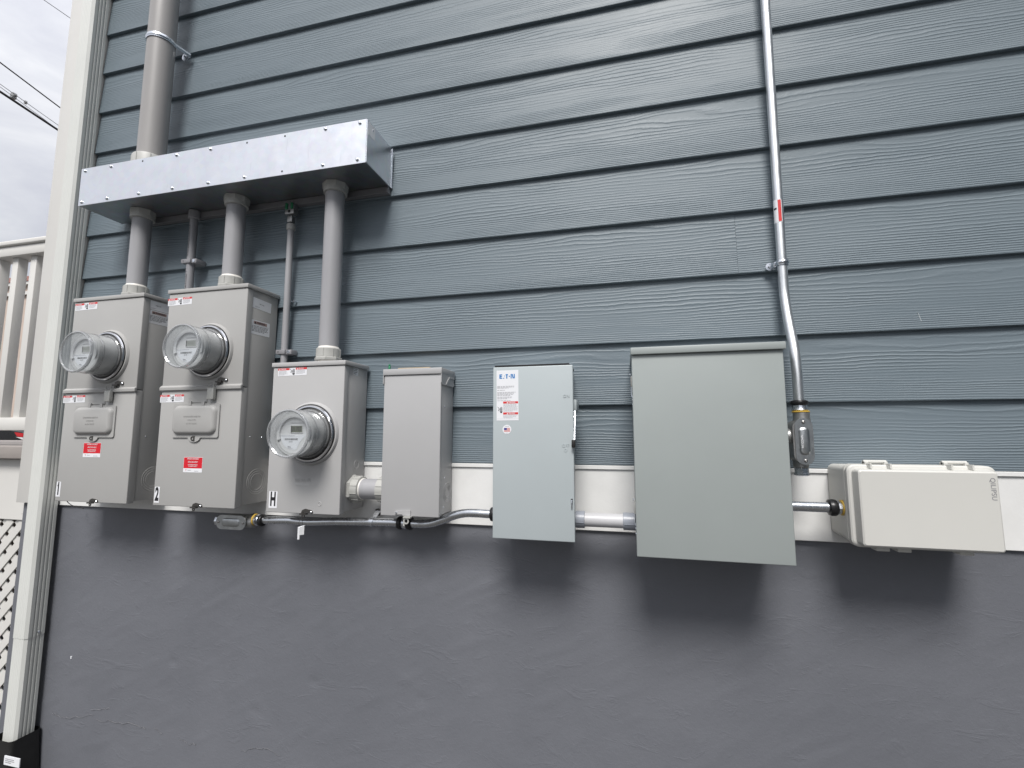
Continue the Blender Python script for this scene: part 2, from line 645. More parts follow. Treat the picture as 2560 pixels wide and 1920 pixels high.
M['red'] = material('print_red', (0.62, 0.010, 0.022), 0.4, var=0.04, vscale=20)
M['danger'] = material('print_danger_red', (0.62, 0.035, 0.035), 0.4, var=0.05, vscale=20)
M['ink'] = material('print_black', (0.012, 0.012, 0.014), 0.5, var=0.05)
M['ink_soft'] = material('print_grey', (0.22, 0.22, 0.24), 0.5, var=0.05)
M['blue'] = material('print_blue', (0.005, 0.17, 0.47), 0.4, var=0.03)
M['navy'] = material('print_navy', (0.03, 0.03, 0.22), 0.4, var=0.03)
M['pink'] = material('print_stripe', (0.68, 0.24, 0.22), 0.4, var=0.03)
M['meterbody'] = material('meter_body_grey', (0.50, 0.50, 0.495), 0.4, var=0.03, vscale=12)
M['meterface'] = material('meter_face', (0.66, 0.66, 0.66), 0.5, var=0.02)
M['lcd'] = material('lcd_glass', (0.10, 0.115, 0.075), 0.25, var=0.05)
M['lcd_off'] = material('lcd_pale', (0.30, 0.31, 0.28), 0.25, var=0.05)
M['tan'] = material('tan_board', (0.40, 0.31, 0.20), 0.7, var=0.12, vscale=30)
M['concrete'] = material('ground_gravel', (0.055, 0.053, 0.05), 0.8, var=0.16, vscale=1.4, bump=0.004, bscale=30)
M['asphalt'] = material('street_asphalt', (0.055, 0.055, 0.058), 0.85, var=0.2, vscale=3, bump=0.004, bscale=60)
M['wire'] = material('wire_black', (0.02, 0.017, 0.017), 0.6, var=0.1)
M['pole'] = material('pole_wood', (0.10, 0.07, 0.05), 0.8, var=0.2, vscale=4)
M['carpaint'] = material('car_black', (0.006, 0.006, 0.007), 0.3, spec=0.35, var=0.05)
M['carglass'] = material('car_glass', (0.01, 0.012, 0.014), 0.06, spec=0.8, var=0.05)
M['tail'] = material('tail_lamp_red', (0.45, 0.006, 0.012), 0.15, var=0.1, vscale=8)
M['peach'] = material('neighbour_wall', (0.50, 0.41, 0.35), 0.7, var=0.06, vscale=1.0)
M['roof_red'] = material('roof_red_brown', (0.16, 0.06, 0.045), 0.8, var=0.2, vscale=3)
M['chalk'] = material('chalk_pale', (0.42, 0.46, 0.48), 0.7, var=0.2, vscale=60)
M['seam'] = material('chalk_line', (0.20, 0.20, 0.21), 0.7, var=0.2, vscale=60)

# ------------------------------------------------------------------ ground and street
g = BM()
bmesh.ops.create_grid(g, x_segments=2, y_segments=2, size=400)
tag(part('ground', g, M['concrete'], smooth=0), kind='structure')
g = box(-60, 30, 6.2, 14.5, -0.1, 0.28)
tag(part('street', g, M['asphalt'], smooth=0), kind='structure')
g = box(-60, 30, 5.9, 6.195, -0.1, 0.40, 0.02)
tag(part('kerb', g, M['concrete'], smooth=0), kind='structure')

# ------------------------------------------------------------------ the house wall
D = 1.34
LAP = 0.17708
LAP0 = 1.25 + 0.081874                  # the first lap line above the skirt board
XL, XR = -2.088, 3.1
ZTRT, ZTRB = 1.25 - 0.0925, 1.25 - 0.2665   # skirt board
house = thing('clapboard_house', 'blue-grey clapboard house wall on a dark painted foundation with a white skirt board', 'house', (XL, 0.05, 0))


def board_mesh(length, h):
    b = BM()
    # board section in (y, z): leans in at the top, thick square lower edge with a small round
    sec = [(0.0015, 0.0), (0.0, 0.0015), (0.0140, h), (0.0195, h), (0.0155, 0.0)]
    n = max(2, int(length / 0.5))
    prev = None
    for i in range(n + 1):
        x = length * i / n
        ring = [b.verts.new((x, y, z)) for y, z in sec]
        if prev:
            for k in range(len(sec)):
                b.faces.new((prev[k], prev[(k + 1) % 5], ring[(k + 1) % 5], ring[k]))
        else:
            b.faces.new(ring)
        prev = ring
    b.faces.new(prev)
    return finish(b, 'siding_board', M['siding'], 0)


JOINT = at(1842, 605).x
full = board_mesh(XR - XL, LAP + 0.028)
left = board_mesh(JOINT - 0.0003 - XL, LAP + 0.028)
right = board_mesh(XR - JOINT - 0.0003, LAP + 0.028)
first = board_mesh(XR - XL, LAP0 - ZTRT - 0.006 + 0.028)
for k in range(-1, 17):
    if k == -1:
        inst('siding_board', first, (XL, 0, ZTRT + 0.006), house)
    elif k == 2:
        inst('siding_board', left, (XL, 0, LAP0 + k * LAP), house)
        inst('siding_board', right, (JOINT + 0.0003, 0.0006, LAP0 + k * LAP), house)
    else:
        inst('siding_board', full, (XL, 0, LAP0 + k * LAP), house)
ZTOP = LAP0 + 17 * LAP
part('sheathing', box(-2.28, XR, 0.021, 0.16, 0.98, ZTOP), M['dark'], house, 0)
part('side_wall', box(-2.30, -2.282, 0.03, 6.0, 0.98, ZTOP), M['trim'], house, 0)
part('skirt_board', box(-2.145, XR, 0.0035, 0.0205, ZTRB, ZTRT - 0.006, 0.001, 1), M['trim'], house, 30)
part('drip_cap', box(-2.145, XR, -0.0015, 0.0205, ZTRT - 0.0055, ZTRT + 0.0055, 0.001, 1), M['trim'], house, 30)
part('corner_board', box(-2.305, -2.093, -0.004, 0.0205, ZTRB + 0.004, ZTOP, 0.002, 2), M['rail'], house, 30)

part('added_shade_wall', box(3.3, 3.5, -12, 0.02, 0, 6.2), M['siding'], house, 0)      # unseen wall, added to block sky light from the right

# parged foundation: a trowelled sheet with lumps, dents and pits
fx0, fx1, fz1 = -2.29, 3.1, ZTRB - 0.0005
nx, nz = 520, 104
dents = [(285, 1345, .014, .0035), (432, 1655, .018, .006), (785, 1705, .02, .005), (1055, 1748, .022, .004), (590, 1350, .016, -.003), (445, 1390, .02, -.0022),
         (1432, 1452, .02, -.004), (1518, 1458, .01, .003), (2065, 1455, .014, .004), (1235, 1530, .02, -.002), (345, 1530, .018, .0025), (240, 1620, .02, -.003), (1010, 1700, .03, -.003), (640, 1780, .03, .003)]
dents = [(at(x, y, -.012), r * .62, a * .55) for x, y, r, a in dents]
b = BM()
grid = []
for j in range(nz + 1):
    row = []
    for i in range(nx + 1):
        x, z = fx0 + (fx1 - fx0) * i / nx, fz1 * j / nz
        n1 = noise.noise(Vector((x * 2.2, z * 2.6, 1.7))) * 0.0016
        n2 = noise.noise(Vector((x * 9 + z * 5, z * 12 - x * 3, 5.2))) * 0.0007
        tr = noise.noise(Vector((x * 5 + z * 3, (z - 0.5 * x) * 26, 8.8)))
        n3 = max(0.0, abs(tr) - 0.28) * -0.0020
        y = 0.0135 + n1 + n2 + n3
        for c, r, a in dents:
            d2 = ((x - c.x + .5 * (z - c.z)) ** 2 + 1.6 * (z - c.z) ** 2) / (r * r)
            if d2 < 6:
                y += a * math.exp(-d2)
        row.append(b.verts.new((x, y, z)))
    grid.append(row)
for j in range(nz):
    for i in range(nx):
        b.faces.new((grid[j][i], grid[j][i + 1], grid[j + 1][i + 1], grid[j + 1][i]))
part('foundation', b, M['stucco'], house, 180)
part('foundation_core', box(-2.30, 3.1, 0.022, 0.18, 0, fz1), M['stucco'], house, 0)


def ribbon(pts, w, dep, name, mat, parent):
    """hairline mark lying on the foundation"""
    bm = BM()
    P = [at(x, y, dep) for x, y in pts]
    out = []
    for p, q in zip(P, P[1:]):
        for k in range(6):
            c = p.lerp(q, k / 6)
            out.append(c + Vector((0, 0, rnd.uniform(-1, 1) * 0.0045)))
    out.append(P[-1])
    tube(out, [w * rnd.uniform(0.4, 1.0) for _ in out], 4, bm)
    return part(name, bm, mat, parent, 0)


for pts in ([(130, 1782), (152, 1792), (180, 1793), (232, 1788)], [(226, 1774), (262, 1773), (274, 1771)], [(340, 1814), (362, 1823)], [(385, 1818), (405, 1834)],
            [(448, 1846), (470, 1862), (490, 1860)], [(600, 1878), (640, 1872), (668, 1868), (700, 1888)], [(240, 1800), (300, 1806), (340, 1813)]):
    ribbon(pts, 0.0007, -0.0115, 'hairline_crack', M['seam'], house)

pk = at(175, 1645, -0.009)
part('paint_fleck', box(pk.x - .0022, pk.x + .0022, pk.y + .0022, pk.y + .0062, pk.z - .0045, pk.z + .0045, .0006, 1), M['paper'], house, 0)
bmk = BM()
tube([at(2294, 781, -.002), at(2300, 795, -.002), at(2308, 812, -.002)], [.0006, .0011, .0005], 5, bmk)
part('chalk_mark', bmk, M['chalk'], house, 0)

# ------------------------------------------------------------------ downspout and drain
ds = thing('downspout', 'white fluted downspout running down the corner of the house', 'downspout', (-2.12, -0.035, 0.17))
x0, x1, y0, y1 = -2.152, -2.086, -0.060, -0.0045


def spout_section(g=0.0):
    pts = []
    c = 0.008
    pts.append((x0 - g, y1))
    pts.append((x0 - g, y0 + c - g))
    pts.append((x0 + c - g, y0 - g))
    n = 6
    for k in range(n):                      # faint ribs on the front
        a = x0 + c + (x1 - x0 - 2 * c) * k / n
        wq = (x1 - x0 - 2 * c) / n
        pts += [(a + wq * .25, y0 - g), (a + wq * .4, y0 - g + .0008), (a + wq * .6, y0 - g + .0008), (a + wq * .75, y0 - g)]
    pts.append((x1 - c + g, y0 - g))
    pts.append((x1 + g, y0 + c - g))
    n = 3
    ya, yb = y0 + c + .007, y1 - .006
    for k in range(n):                      # deep flutes on the side
        a = ya + (yb - ya) * k / n
        wq = (yb - ya) / n
        pts += [(x1 + g, a + wq * .18), (x1 - .0035 + g, a + wq * .34), (x1 - .0035 + g, a + wq * .58), (x1 + g, a + wq * .74)]
    pts.append((x1 + g, y1))
    return pts


ZS = at(102, 1592, 0.03).z
part('upper_pipe', prism([(x, y, ZS) for x, y in spout_section(0.0012)], (0, 0, ZTOP - ZS)), M['vinyl'], ds, 20)
part('lower_pipe', prism([(x, y, 0.165) for x, y in spout_section(0.0)], (0, 0, ZS + 0.03 - 0.165)), M['vinyl'], ds, 20)
pz = side(95, 1591, x1)
part('screw', lathe((x1 + .0012, pz.y, ZS + .012), (1, 0, 0), [(0.0045, 0), (0.0045, .0015), (.003, .003), (0, .0034)], 12), M['zinc'], ds)
dr = thing('drain_adapter', 'black plastic drain adapter with a white label under the downspout', 'drain fitting', (-2.12, -0.035, 0))
b = BM()
secs = [(0.0, .062, .052), (.06, .060, .050), (.15, .052, .046), (.192, .050, .044), (.200, .050, .044)]
pv = None
for z, a, c in secs:
    q = [b.verts.new((-2.121 + u, -0.035 + v, z)) for u, v in rr(-a, a, -c, c, min(a, c) * .3)]
    if pv:
        for k in range(len(q)):
            b.faces.new((pv[k], pv[(k + 1) % len(q)], q[(k + 1) % len(q)], q[k]))
    pv = q
part('body', b, M['rubber'], dr, 40)
lq = at(30, 1904, .084)
lf = F((lq.x, -0.0845, lq.z), (1, 0, 0), (0, 0, 1))
o = part('sticker', lf.plate(-.036, .036, -.014, .014, -.0022, .0006), M['paper'], dr, 0)
fine_print(lf, -.03, .015, -.008, .008, 3, .0008, M['ink_soft'], o, rnd)

# ------------------------------------------------------------------ porch at the left
pp = thing('porch', 'white porch base with a grey-brown deck edge left of the house corner', 'porch', (-3.2, 0.3, 0))
zd1, zd0 = at(20, 1114, -.03).z, at(20, 1150, -.03).z
for i in range(9):
    part('deck_board', box(-5.2, -2.318, 0.02 + i * 0.142, 0.02 + i * 0.142 + 0.137, zd0 + .004, zd1, 0.006, 3), M['deck'], pp, 30)
zs0 = at(30, 1297, -.07).z
part('skirt_panel', box(-5.2, -2.334, 0.055, 0.075, zs0, zd0 + .002, 0.002, 1), M['rail'], pp, 0)
part('end_panel', box(-2.329, -2.312, 0.03, 0.30, zs0 + .03, zd0 + .002, 0.002, 1), M['rail'], pp, 0)
part('joist', box(-5.2, -2.36, 1.20, 1.26, 0.0, zd0, 0), M['pole'], pp, 0)
lat = thing('lattice_panel', 'white diagonal lattice panel closing the space below the porch', 'lattice', (-3.2, 0.07, 0))
zl1 = zs0 - 0.002
LA = R(46)
pitch = 0.070


def clip_slat(cx, dirx, dirz, hw):
    """slat centre line through (cx, 0) in direction (dirx, dirz), clipped to the panel"""
    xa, xb, za, zb = -5.2, -2.325, 0.03, zl1
    t0, t1 = -1e9, 1e9
    for p, d, lo, hi in ((cx, dirx, xa, xb), (0.0, dirz, za, zb)):
        ta, tb = sorted(((lo - p) / d, (hi - p) / d))
        t0, t1 = max(t0, ta), min(t1, tb)
    return (t0, t1) if t1 - t0 > 0.02 else None


for lay, sgn in ((0, 1), (1, -1)):
    dx, dz = sgn * math.cos(LA), math.sin(LA)
    k = 0
    for i in range(-6, 105):
        cx = -2.325 + 0.02 * lay - i * pitch + (0.98 if sgn < 0 else 0.0)
        sg = clip_slat(cx, dx, dz, 0.011)
        if not sg:
            continue
        p0, p1 = Vector((cx + dx * sg[0], 0, dz * sg[0])), Vector((cx + dx * sg[1], 0, dz * sg[1]))
        nrm = Vector((-dz * sgn, 0, dx * sgn)).normalized() * 0.0152
        yy = 0.062 + lay * 0.0046
        pts = [p0 - nrm, p1 - nrm, p1 + nrm, p0 + nrm]
        part('slat', prism([(p.x, yy, p.z) for p in pts], (0, 0.0044, 0)), M['rail'], lat, 0)
rl = thing('porch_railing', 'white porch railing with square balusters left of the corner board', 'railing', (-3.2, 0.06, zd1))
zr1, zr0 = at(40, 611, -.05).z, at(40, 640, -.05).z
zb1, zb0 = at(30, 1044, -.04).z, at(30, 1076, -.04).z
part('top_rail', box(-5.2, -2.3055, 0.012, 0.108, zr1 - 0.022, zr1, 0.006, 3), M['rail'], rl, 30)
part('top_rail_fillet', box(-5.2, -2.3055, 0.022, 0.098, zr0 - .012, zr1 - 0.0225, 0.003, 2), M['rail'], rl, 30)
part('bottom_rail', box(-5.2, -2.3055, 0.028, 0.092, zb0, zb1, 0.003, 2), M['rail'], rl, 30)
bx = [at(113 * .241 + 0, 680, -.041).x, at(300 * .241, 680, -.041).x]
sb = bx[1] - bx[0]
bal = finish(box(0, 0.036, -0.018, 0.018, 0, zr0 - .0125 - zb1, 0.0025, 2), 'baluster', M['rail'], 30)
for i in range(-2, 20):
    xx = bx[1] - i * sb
    if xx < -2.35 and xx > -4.6:
        inst('baluster', bal, (xx, 0.06, zb1 + .0002), rl)
part('post', box(-2.3125, -2.306, 0.03, 0.09, zb0, zr1 - .03), M['rail'], rl, 0)

# ------------------------------------------------------------------ stickers used on several boxes
def crop(ox, oy, s):
    return lambda a, b: (ox + a * s, oy + b * s)


def danger_sticker(f, w, h, parent):
    """DANGER / PELIGRO hazard sticker, w x h, lower left corner at f's origin"""
    st = part('danger_sticker', f.plate(0, w, 0, h, 0, .0003, h * .06), M['paper'], parent, 0)
    t = .0005
    for a0, a1, word in ((0, .40, 'DANGER'), (.62, 1.0, 'PELIGRO')):
        part('red_band', f.quad(a0 * w, a1 * w, h * .74, h, t), M['danger'], st, 0)
        text(f, word, (a0 + .10) * w, h * .87, h * .25, t + .0002, M['paper'], 'lettering', st, width=.78, bold=.01)
        tri = BM()
        tri.faces.new([tri.verts.new(f.p((a0 + q) * w, h * r, t + .0002)) for q, r in ((.03, .78), (.085, .78), (.0575, .96))])
        part('warning_triangle', tri, M['paper'], st, 0)
    fine_print(f, .03 * w, .36 * w, h * .08, h * .68, 5, t, M['ink_soft'], st, rnd, .5)
    fine_print(f, .64 * w, .97 * w, h * .16, h * .68, 5, t, M['ink_soft'], st, rnd, .5)
    hand_icon(f, .46 * w, .10 * w, h * .10, h * .84, t, st)
    return st


def hand_icon(f, a, w, b0, h, t, parent):
    """a shocked hand and a wavy arc"""
    bm = BM()
    x0 = a + w * .35
    for i, (l, r) in enumerate(((.62, .0), (.80, .0), (.86, .0), (.74, .0))):
        f.quad(x0 + w * .24 * i, x0 + w * .24 * i + w * .19, b0 + h * .42, b0 + h * (.42 + l * .6), t, bm)
    f.quad(x0, x0 + w * .93, b0 + h * .34, b0 + h * .46, t, bm)
    part('pictogram', bm, M['ink_soft'], parent, 0)
    bm = BM()
    bm.faces.new([bm.verts.new(f.p(x0 + w * q, b0 + h * r, t)) for q, r in ((.25, 0), (.75, 0), (1.0, .26), (.0, .26))])
    pts = [(-.75, .95), (-.4, .75), (-.12, .55), (-.45, .48), (-.5, .38), (-.2, .32)]
    for p, q in zip(pts, pts[1:]):
        dx, dy = (q[0] - p[0]) * w, (q[1] - p[1]) * h
        l = math.hypot(dx, dy)
        nx_, ny_ = -dy / l * w * .07, dx / l * w * .07
        P = [(x0 + p[0] * w, b0 + p[1] * h), (x0 + q[0] * w, b0 + q[1] * h)]
        bm.faces.new([bm.verts.new(f.p(u + s * nx_, v + s * ny_, t)) for (u, v), s in ((P[0], 1), (P[0], -1), (P[1], -1), (P[1], 1))])
    part('pictogram', bm, M['ink'], parent, 0)


def warning_sticker(f, w, h, parent):
    st = part('warning_sticker', f.plate(0, w, 0, h, 0, .0003, h * .05), M['paper_grey'], parent, 0)
    t = .0005
    part('warning_band', f.quad(w * .14, w * .84, h * .72, h * .93, t), M['pink_dim'], st, 0)
    text(f, 'WARNING', w * .30, h * .825, h * .20, t + .0002, M['ink'], 'lettering', st, width=.80, bold=.02)
    tri = BM()
    tri.faces.new([tri.verts.new(f.p(w * q, h * r, t + .0002)) for q, r in ((.17, .74), (.28, .74), (.225, .91))])
    part('warning_triangle', tri, M['ink'], st, 0)
    fine_print(f, .05 * w, .95 * w, h * .17, h * .62, 5, t, M['ink'], st, rnd, .55, 1.0)
    part('rule_line', f.quad(w * .02, w * .98, h * .655, h * .665, t), M['ink_soft'], st, 0)
    return st


M['pink_dim'] = material('print_warning_band', (0.42, 0.30, 0.28), 0.45, var=0.03)


def model_sticker(f, w, h, parent):
    st = part('model_sticker', f.plate(0, w, 0, h, 0, .0003, h * .07), M['paper_grey'], parent, 0)
    text(f, 'U4801-XL-200', w * .34, h * .52, h * .16, .0005, M['ink'], 'lettering', st, width=.62)
    fine_print(f, .12 * w, .42 * w, h * .10, h * .24, 2, .0005, M['ink_soft'], st, rnd, .5)
    return st


def number_sticker(f, ch, w, h, parent):
    st = part('number_sticker', f.plate(0, w, 0, h, 0, .0003), M['paper'], parent, 0)
    text(f, ch, w * .5, h * .5, h * 1.12, .0005, M['ink'], 'lettering', st, 'CENTER', .50, .045)
    if ch == '1':
        bmf = BM()
        bmf.faces.new([bmf.verts.new(f.p(w * a_, h * b_, .0005)) for a_, b_ in ((.46, .88), (.46, .76), (.24, .68), (.24, .74))])
        part('lettering', bmf, M['ink'], st, 0)
    return st


def hasp(parent, c, s=1.0, mat='steel_dark', name='sealing_hasp', flip=1):
    """folded steel hasp with a rivet and a seal loop hanging under it"""
    f = F(c)
    bm = f.poly([(-.020 * s, -.004 * s), (-.016 * s, .006 * s), (-.004 * s, .011 * s), (.022 * s, .006 * s), (.027 * s, .0 * s), (.024 * s, -.006 * s), (.016 * s, -.005 * s), (.006 * s, -.001 * s)], 0, .003)
    f.plate(-.020 * s, .006 * s, -.009 * s, -.004 * s, 0, .010, 0, bm)
    h = part(name, bm, M[mat], parent, 30)
    part('rivet', lathe(f.p(.021 * s, .0, .003), f.n, [(.0042 * s, 0), (.0042 * s, .001), (.002 * s, .0028), (0, .003)], 12), M['zinc'], h)
    ring = lathe(f.p(-.008 * s, -.014 * s, .004), f.n, [(.0062 * s, 0), (.0062 * s, .002), (.0032 * s, .002), (.0032 * s, 0)], 14, closed=True)
    part('seal_loop', ring, M[mat], h)
    return h


def rings(parent, c, axis, radii, mat, name='knockout'):
    bm = BM()
    for r in radii:
        lathe(c, axis, [(r, -.001), (r, .0007), (r - .0009, .0012), (r - .0022, .0007), (r - .0022, -.001)], 36, bm, closed=True)
    return part(name, bm, mat, parent, 40)


# ------------------------------------------------------------------ plug-in meters
def make_meter(c, label, digits):
    """meter plugged into a socket; c = centre of the ring on the box face"""
    c = Vector(c)
    t = thing('electric_meter', label, 'electric meter', c, 'round plug-in electric meters')
    ax = Vector((0, -1, 0))
    part('base', lathe(c, ax, [(.080, .002), (.080, .010), (.074, .014), (.066, .016)], 48), M['rubber'], t)
    part('sealing_ring', lathe(c, ax, [(.0815, .008), (.0835, .011), (.0815, .014), (.078, .0145), (.0765, .011), (.078, .008)], 56, closed=True), M['chrome'], t)
    part('housing', lathe(c, ax, [(.0635, .014), (.0635, .070), (.0625, .0725), (.056, .0725), (.056, .070), (0, .070)], 48), M['meterbody'], t)
    # clear cover: skirt and barrel as a shell with thickness, then the flat front window
    out = [(.074, .013), (.0685, .017), (.0672, .030), (.0668, .062), (.0660, .090), (.0655, .0960)]
    inn = [(.0635, .0945), (.0640, .090), (.0648, .062), (.0652, .030), (.0665, .018), (.074, .0115)]
    part('cover_barrel', lathe(c, ax, out + inn, 64, closed=True, cap=False), M['clear_frost'], t)
    part('cover_window', lathe(c, ax, [(.0632, .0960), (.0632, .0985), (0, .0985), (0, .0960)], 64, closed=True, cap=False), M['clear'], t)
    rim = lathe(c, ax, [(.0668, .0925), (.0688, .0965), (.0675, .1008), (.0640, .1020), (.0608, .0995), (.0630, .0945)], 64, closed=True)
    part('cover_rim', rim, M['clear_rim'], t)
    part('cover_band', lathe(c, ax, [(.0672, .060), (.0680, .062), (.0672, .064)], 56, closed=True), M['clear_rim'], t)
    f = F(c + ax * .0702)
    fp = part('face_plate', lathe(f.o, ax, [(.0555, 0), (.0555, .0015), (0, .0015)], 48), M['meterface'], t)
    # hood round the face
    arc = [(.0555 * math.cos(R(a)), .0555 * math.sin(R(a))) for a in range(200, -21, -10)] + [(.046 * math.cos(R(a)), .046 * math.sin(R(a))) for a in range(-20, 201, 10)]
    part('face_hood', f.poly(arc, .0015, .0065), M['meterface'], t)
    npl = [(-.046, -.004), (.038, -.004), (.026, -.016), (.016, -.030), (.010, -.0435)] + [(.0455 * math.cos(R(a)), .0455 * math.sin(R(a))) for a in range(-85, -176, -10)]
    n = part('nameplate', f.poly(npl, .0015, .0022), M['paper'], t, 0)
    bm = BM()
    x = -.030
    while x < .012:
        w = rnd.choice((.0006, .0006, .0012))
        f.quad(x, x + w, -.019, -.0135, .0024, bm)
        x += w + rnd.choice((.0005, .0009))
    part('barcode', bm, M['ink'], n, 0)
    text(f, 'CL200 240V 3W TYPE C1SR 30TA', -.0445, -.0068, .0040, .0024, M['ink_soft'], 'lettering', n, width=.80)
    text(f, '108 740', -.017, -.0235, .0055, .0024, M['ink'], 'lettering', n, width=.7)
    text(f, 'Itron', -.019, -.0375, .0065, .0024, M['ink'], 'lettering', n, width=.75, bold=.02)
    fine_print(f, -.018, .004, -.0430, -.0405, 1, .0024, M['ink_soft'], n, rnd, .6)
    bz = part('display_bezel', f.plate(-.012, .0275, .0010, .0235, .0015, .0032, .001), M['meterface'], t)
    part('display', f.quad(-.0085, .0260, .0030, .0215, .0034), M['lcd' if digits else 'lcd_off'], bz, 0)
    part('display_edge', f.plate(-.0100, -.0086, .0030, .0215, .0032, .0046), M['ink'], bz, 0)
    if digits:
        text(f, digits, -.0078, .0125, .0165, .0037, M['ink'], 'lettering', bz, width=.76, bold=.025)
    else:
        text(f, '88888', -.0070, .0125, .0130, .0037, M['lcd_ghost'], 'lettering', bz, width=.78)
    part('face_groove', f.plate(-.012, .0275, .0290, .0302, .0015, .0022), M['ink_soft'], t, 0)
    return t


M['lcd_ghost'] = material('lcd_ghost', (0.24, 0.25, 0.22), 0.3, var=0.05)


def rim_material():
    m = M['clear'].copy()
    m.name = 'clear_rim'
    for n in m.node_tree.nodes:
        if n.type == 'MATH' and n.operation == 'ADD':
            n.inputs[1].default_value = 0.20
        if n.type == 'BSDF_TRANSPARENT':
            n.inputs[0].default_value = (.80, .81, .82, 1)
        if n.type == 'MIX_SHADER' and not n.inputs[0].is_linked:
            n.inputs[0].default_value = 0.22
    return m


M['clear_rim'] = rim_material()
M['clear_frost'] = M['clear'].copy()
M['clear_frost'].name = 'clear_frost'
for n_ in M['clear_frost'].node_tree.nodes:
    if n_.type == 'MIX_SHADER' and not n_.inputs[0].is_linked:
        n_.inputs[0].default_value = 0.16


# ------------------------------------------------------------------ tall meter enclosures 1 and 2
def side_label_frame(px, py, X):
    p = side(px, py, X)
    return F((X, p.y, p.z), (0, 1, 0), (0, 0, 1)), p


def tall_enclosure(x0, x1, label, digit):
    zb, zt, dep = 1.25 - .2255, 1.25 + .4665, .137
    t = thing('meter_enclosure', label, 'meter enclosure', ((x0 + x1) / 2, -.06, zb), 'tall meter enclosures on the wall')
    g = M['mgrey']
    zm = at(520, 968, dep).z                              # the cross rib
    part('cabinet', box(x0 + .0025, x1 - .0025, -.114, -.0005, zb + .006, zt, .0015), g, t)
    part('upper_cover', box(x0, x1, -dep, -.1125, zm - .0002, zt - .001, .0022, 3), g, t)
    lc = part('lower_cover', box(x0, x1, -dep, -.1125, zb, zm - .0025, .0022, 3), g, t)
    f = F((x0, -dep, zm))
    b = prism([(x0 - .004, -dep + .002, zm - .008), (x0 - .004, -dep - .006, zm - .008), (x0 - .004, -dep - .007, zm + .002), (x0 - .004, -dep + .002, zm + .010)], (x1 - x0 + .006, 0, 0))
    bmesh.ops.bevel(b, geom=b.edges[:], offset=.0012, segments=2, affect='EDGES')
    part('cover_rib', b, g, t)
    b = box(x0 - .004, x1 + .004, -dep - .004, -.0005, zt, zt + .0135, .0018)
    part('hood', b, g, t)
    # raised socket ring
    mc = Vector((x0 + .1795, -dep, 1.25 + .2645))
    part('socket_ring', lathe(mc, (0, -1, 0), [(.0935, -.002), (.0925, .002), (.089, .0075), (.0865, .0085), (.084, .006), (.083, -.002)], 64), g, t)
    # hinged handle cover with a pillow pressed in it
    q = crop(430, 1000, .11453)
    a = frect(*q(45, 80), *q(1045, 820), dep)
    sx = x0 - (-1.472)
    a0, a1, b0, b1 = a[0] + sx, a[1] + sx, a[2], a[3]
    ff = F(((a0 + a1) / 2, -dep, (b0 + b1) / 2))
    W2, H2 = (a1 - a0) / 2, (b1 - b0) / 2
    tabx = -.002
    out = rr(-W2, W2, -H2, H2, .006)
    tab = [(tabx + .027, -H2)] + [(tabx + .024 * math.cos(R(an)), -H2 + .002 - .0165 * abs(math.sin(R(an)))) for an in range(-10, -171, -20)] + [(tabx - .027, -H2)]
    pl = [p for p in out]
    # rr runs top-right, top-left, bottom-left, bottom-right: put the tab between the last two corners
    pl = pl[:18] + list(reversed(tab)) + pl[18:]
    fl = part('handle_cover', ff.poly(pl, .0008, .0042), g, t)
    b = BM()
    prev = None
    for ins, h in ((.004, .0042), (.0055, .008), (.009, .0125), (.014, .0145)):
        pts = rr(-W2 + ins, W2 - ins - .003, -H2 + ins + .006, H2 - ins - .002, .022 - ins * .5, 8)
        ring = [b.verts.new(ff.p(u, v, h)) for u, v in pts]
        if prev:
            for k in range(len(ring)):
                b.faces.new((prev[k], prev[(k + 1) % len(ring)], ring[(k + 1) % len(ring)], ring[k]))
        prev = ring
    b.faces.new(prev)
    part('pressed_panel', b, g, fl, 60)
    for wd_, y, s_ in (('CIRCUIT BREAKER UNDER FLAP', .012, .0075), ('ACCESS IN USE', .001, .0075), ('DO NOT OPERATE', -.010, .0075)):
        text(ff, wd_, -.004, y, s_, .0143, g, 'embossed_lettering', fl, 'CENTER', .62, 0, .0007)
    for hx in (-.026, .026):
        part('hinge_tab', ff.plate(hx - .006, hx + .006, H2 - .006, H2 + .008, .0005, .0065, .001), g, fl)
    part('hinge_plate', ff.plate(-.034, .036, H2 + .004, H2 + .020, .0003, .0022, .001), g, t)
    kb = lathe(ff.p(tabx - .004, -H2 - .003, .0042), ff.n, [(.0072, 0), (.0072, .0015), (.0036, .0015), (.0036, 0)], 20, closed=True)
    ff.plate(tabx - .001, tabx + .004, -H2 - .011, -H2 + .005, .0042, .0056, 0, kb)
    part('key_latch', kb, M['steel_dark'], fl)
    # latch between the covers
    qq = crop(360, 680, .1929)
    lx = at(*qq(1000, 1400), dep + .004).x + sx
    lz = at(*qq(1000, 1400), dep + .004).z
    la = hasp(t, (lx, -dep, lz), .85, name='cover_latch')
    bz = frect(*qq(835, 1500), *qq(915, 1650), dep + .01)
    part('seal_block', box(bz[0] + sx, bz[1] + sx, -dep - .016, -dep - .004, bz[2], bz[3], .0015), M['hub'], la)
    part('seal_wire', tube(smooth_path([(bz[0] + sx + .004, -dep - .011, bz[3]), (bz[0] + sx + .004, -dep - .015, bz[3] + .016), (bz[1] + sx - .003, -dep - .014, bz[3] + .017), (bz[1] + sx - .003, -dep - .011, bz[3])]), .0013, 6), M['hub'], la)
    hz = at(489, 1264, dep).z
    hasp(t, (at(492, 1264, dep).x + sx, -dep, hz), .8)
    # stickers on the front
    one = digit == '1'
    if one:
        sx = 0.0
    fr = frect(189.5, 755, 243.5, 776, dep) if one else frect(421, 741, 480, 764, dep)
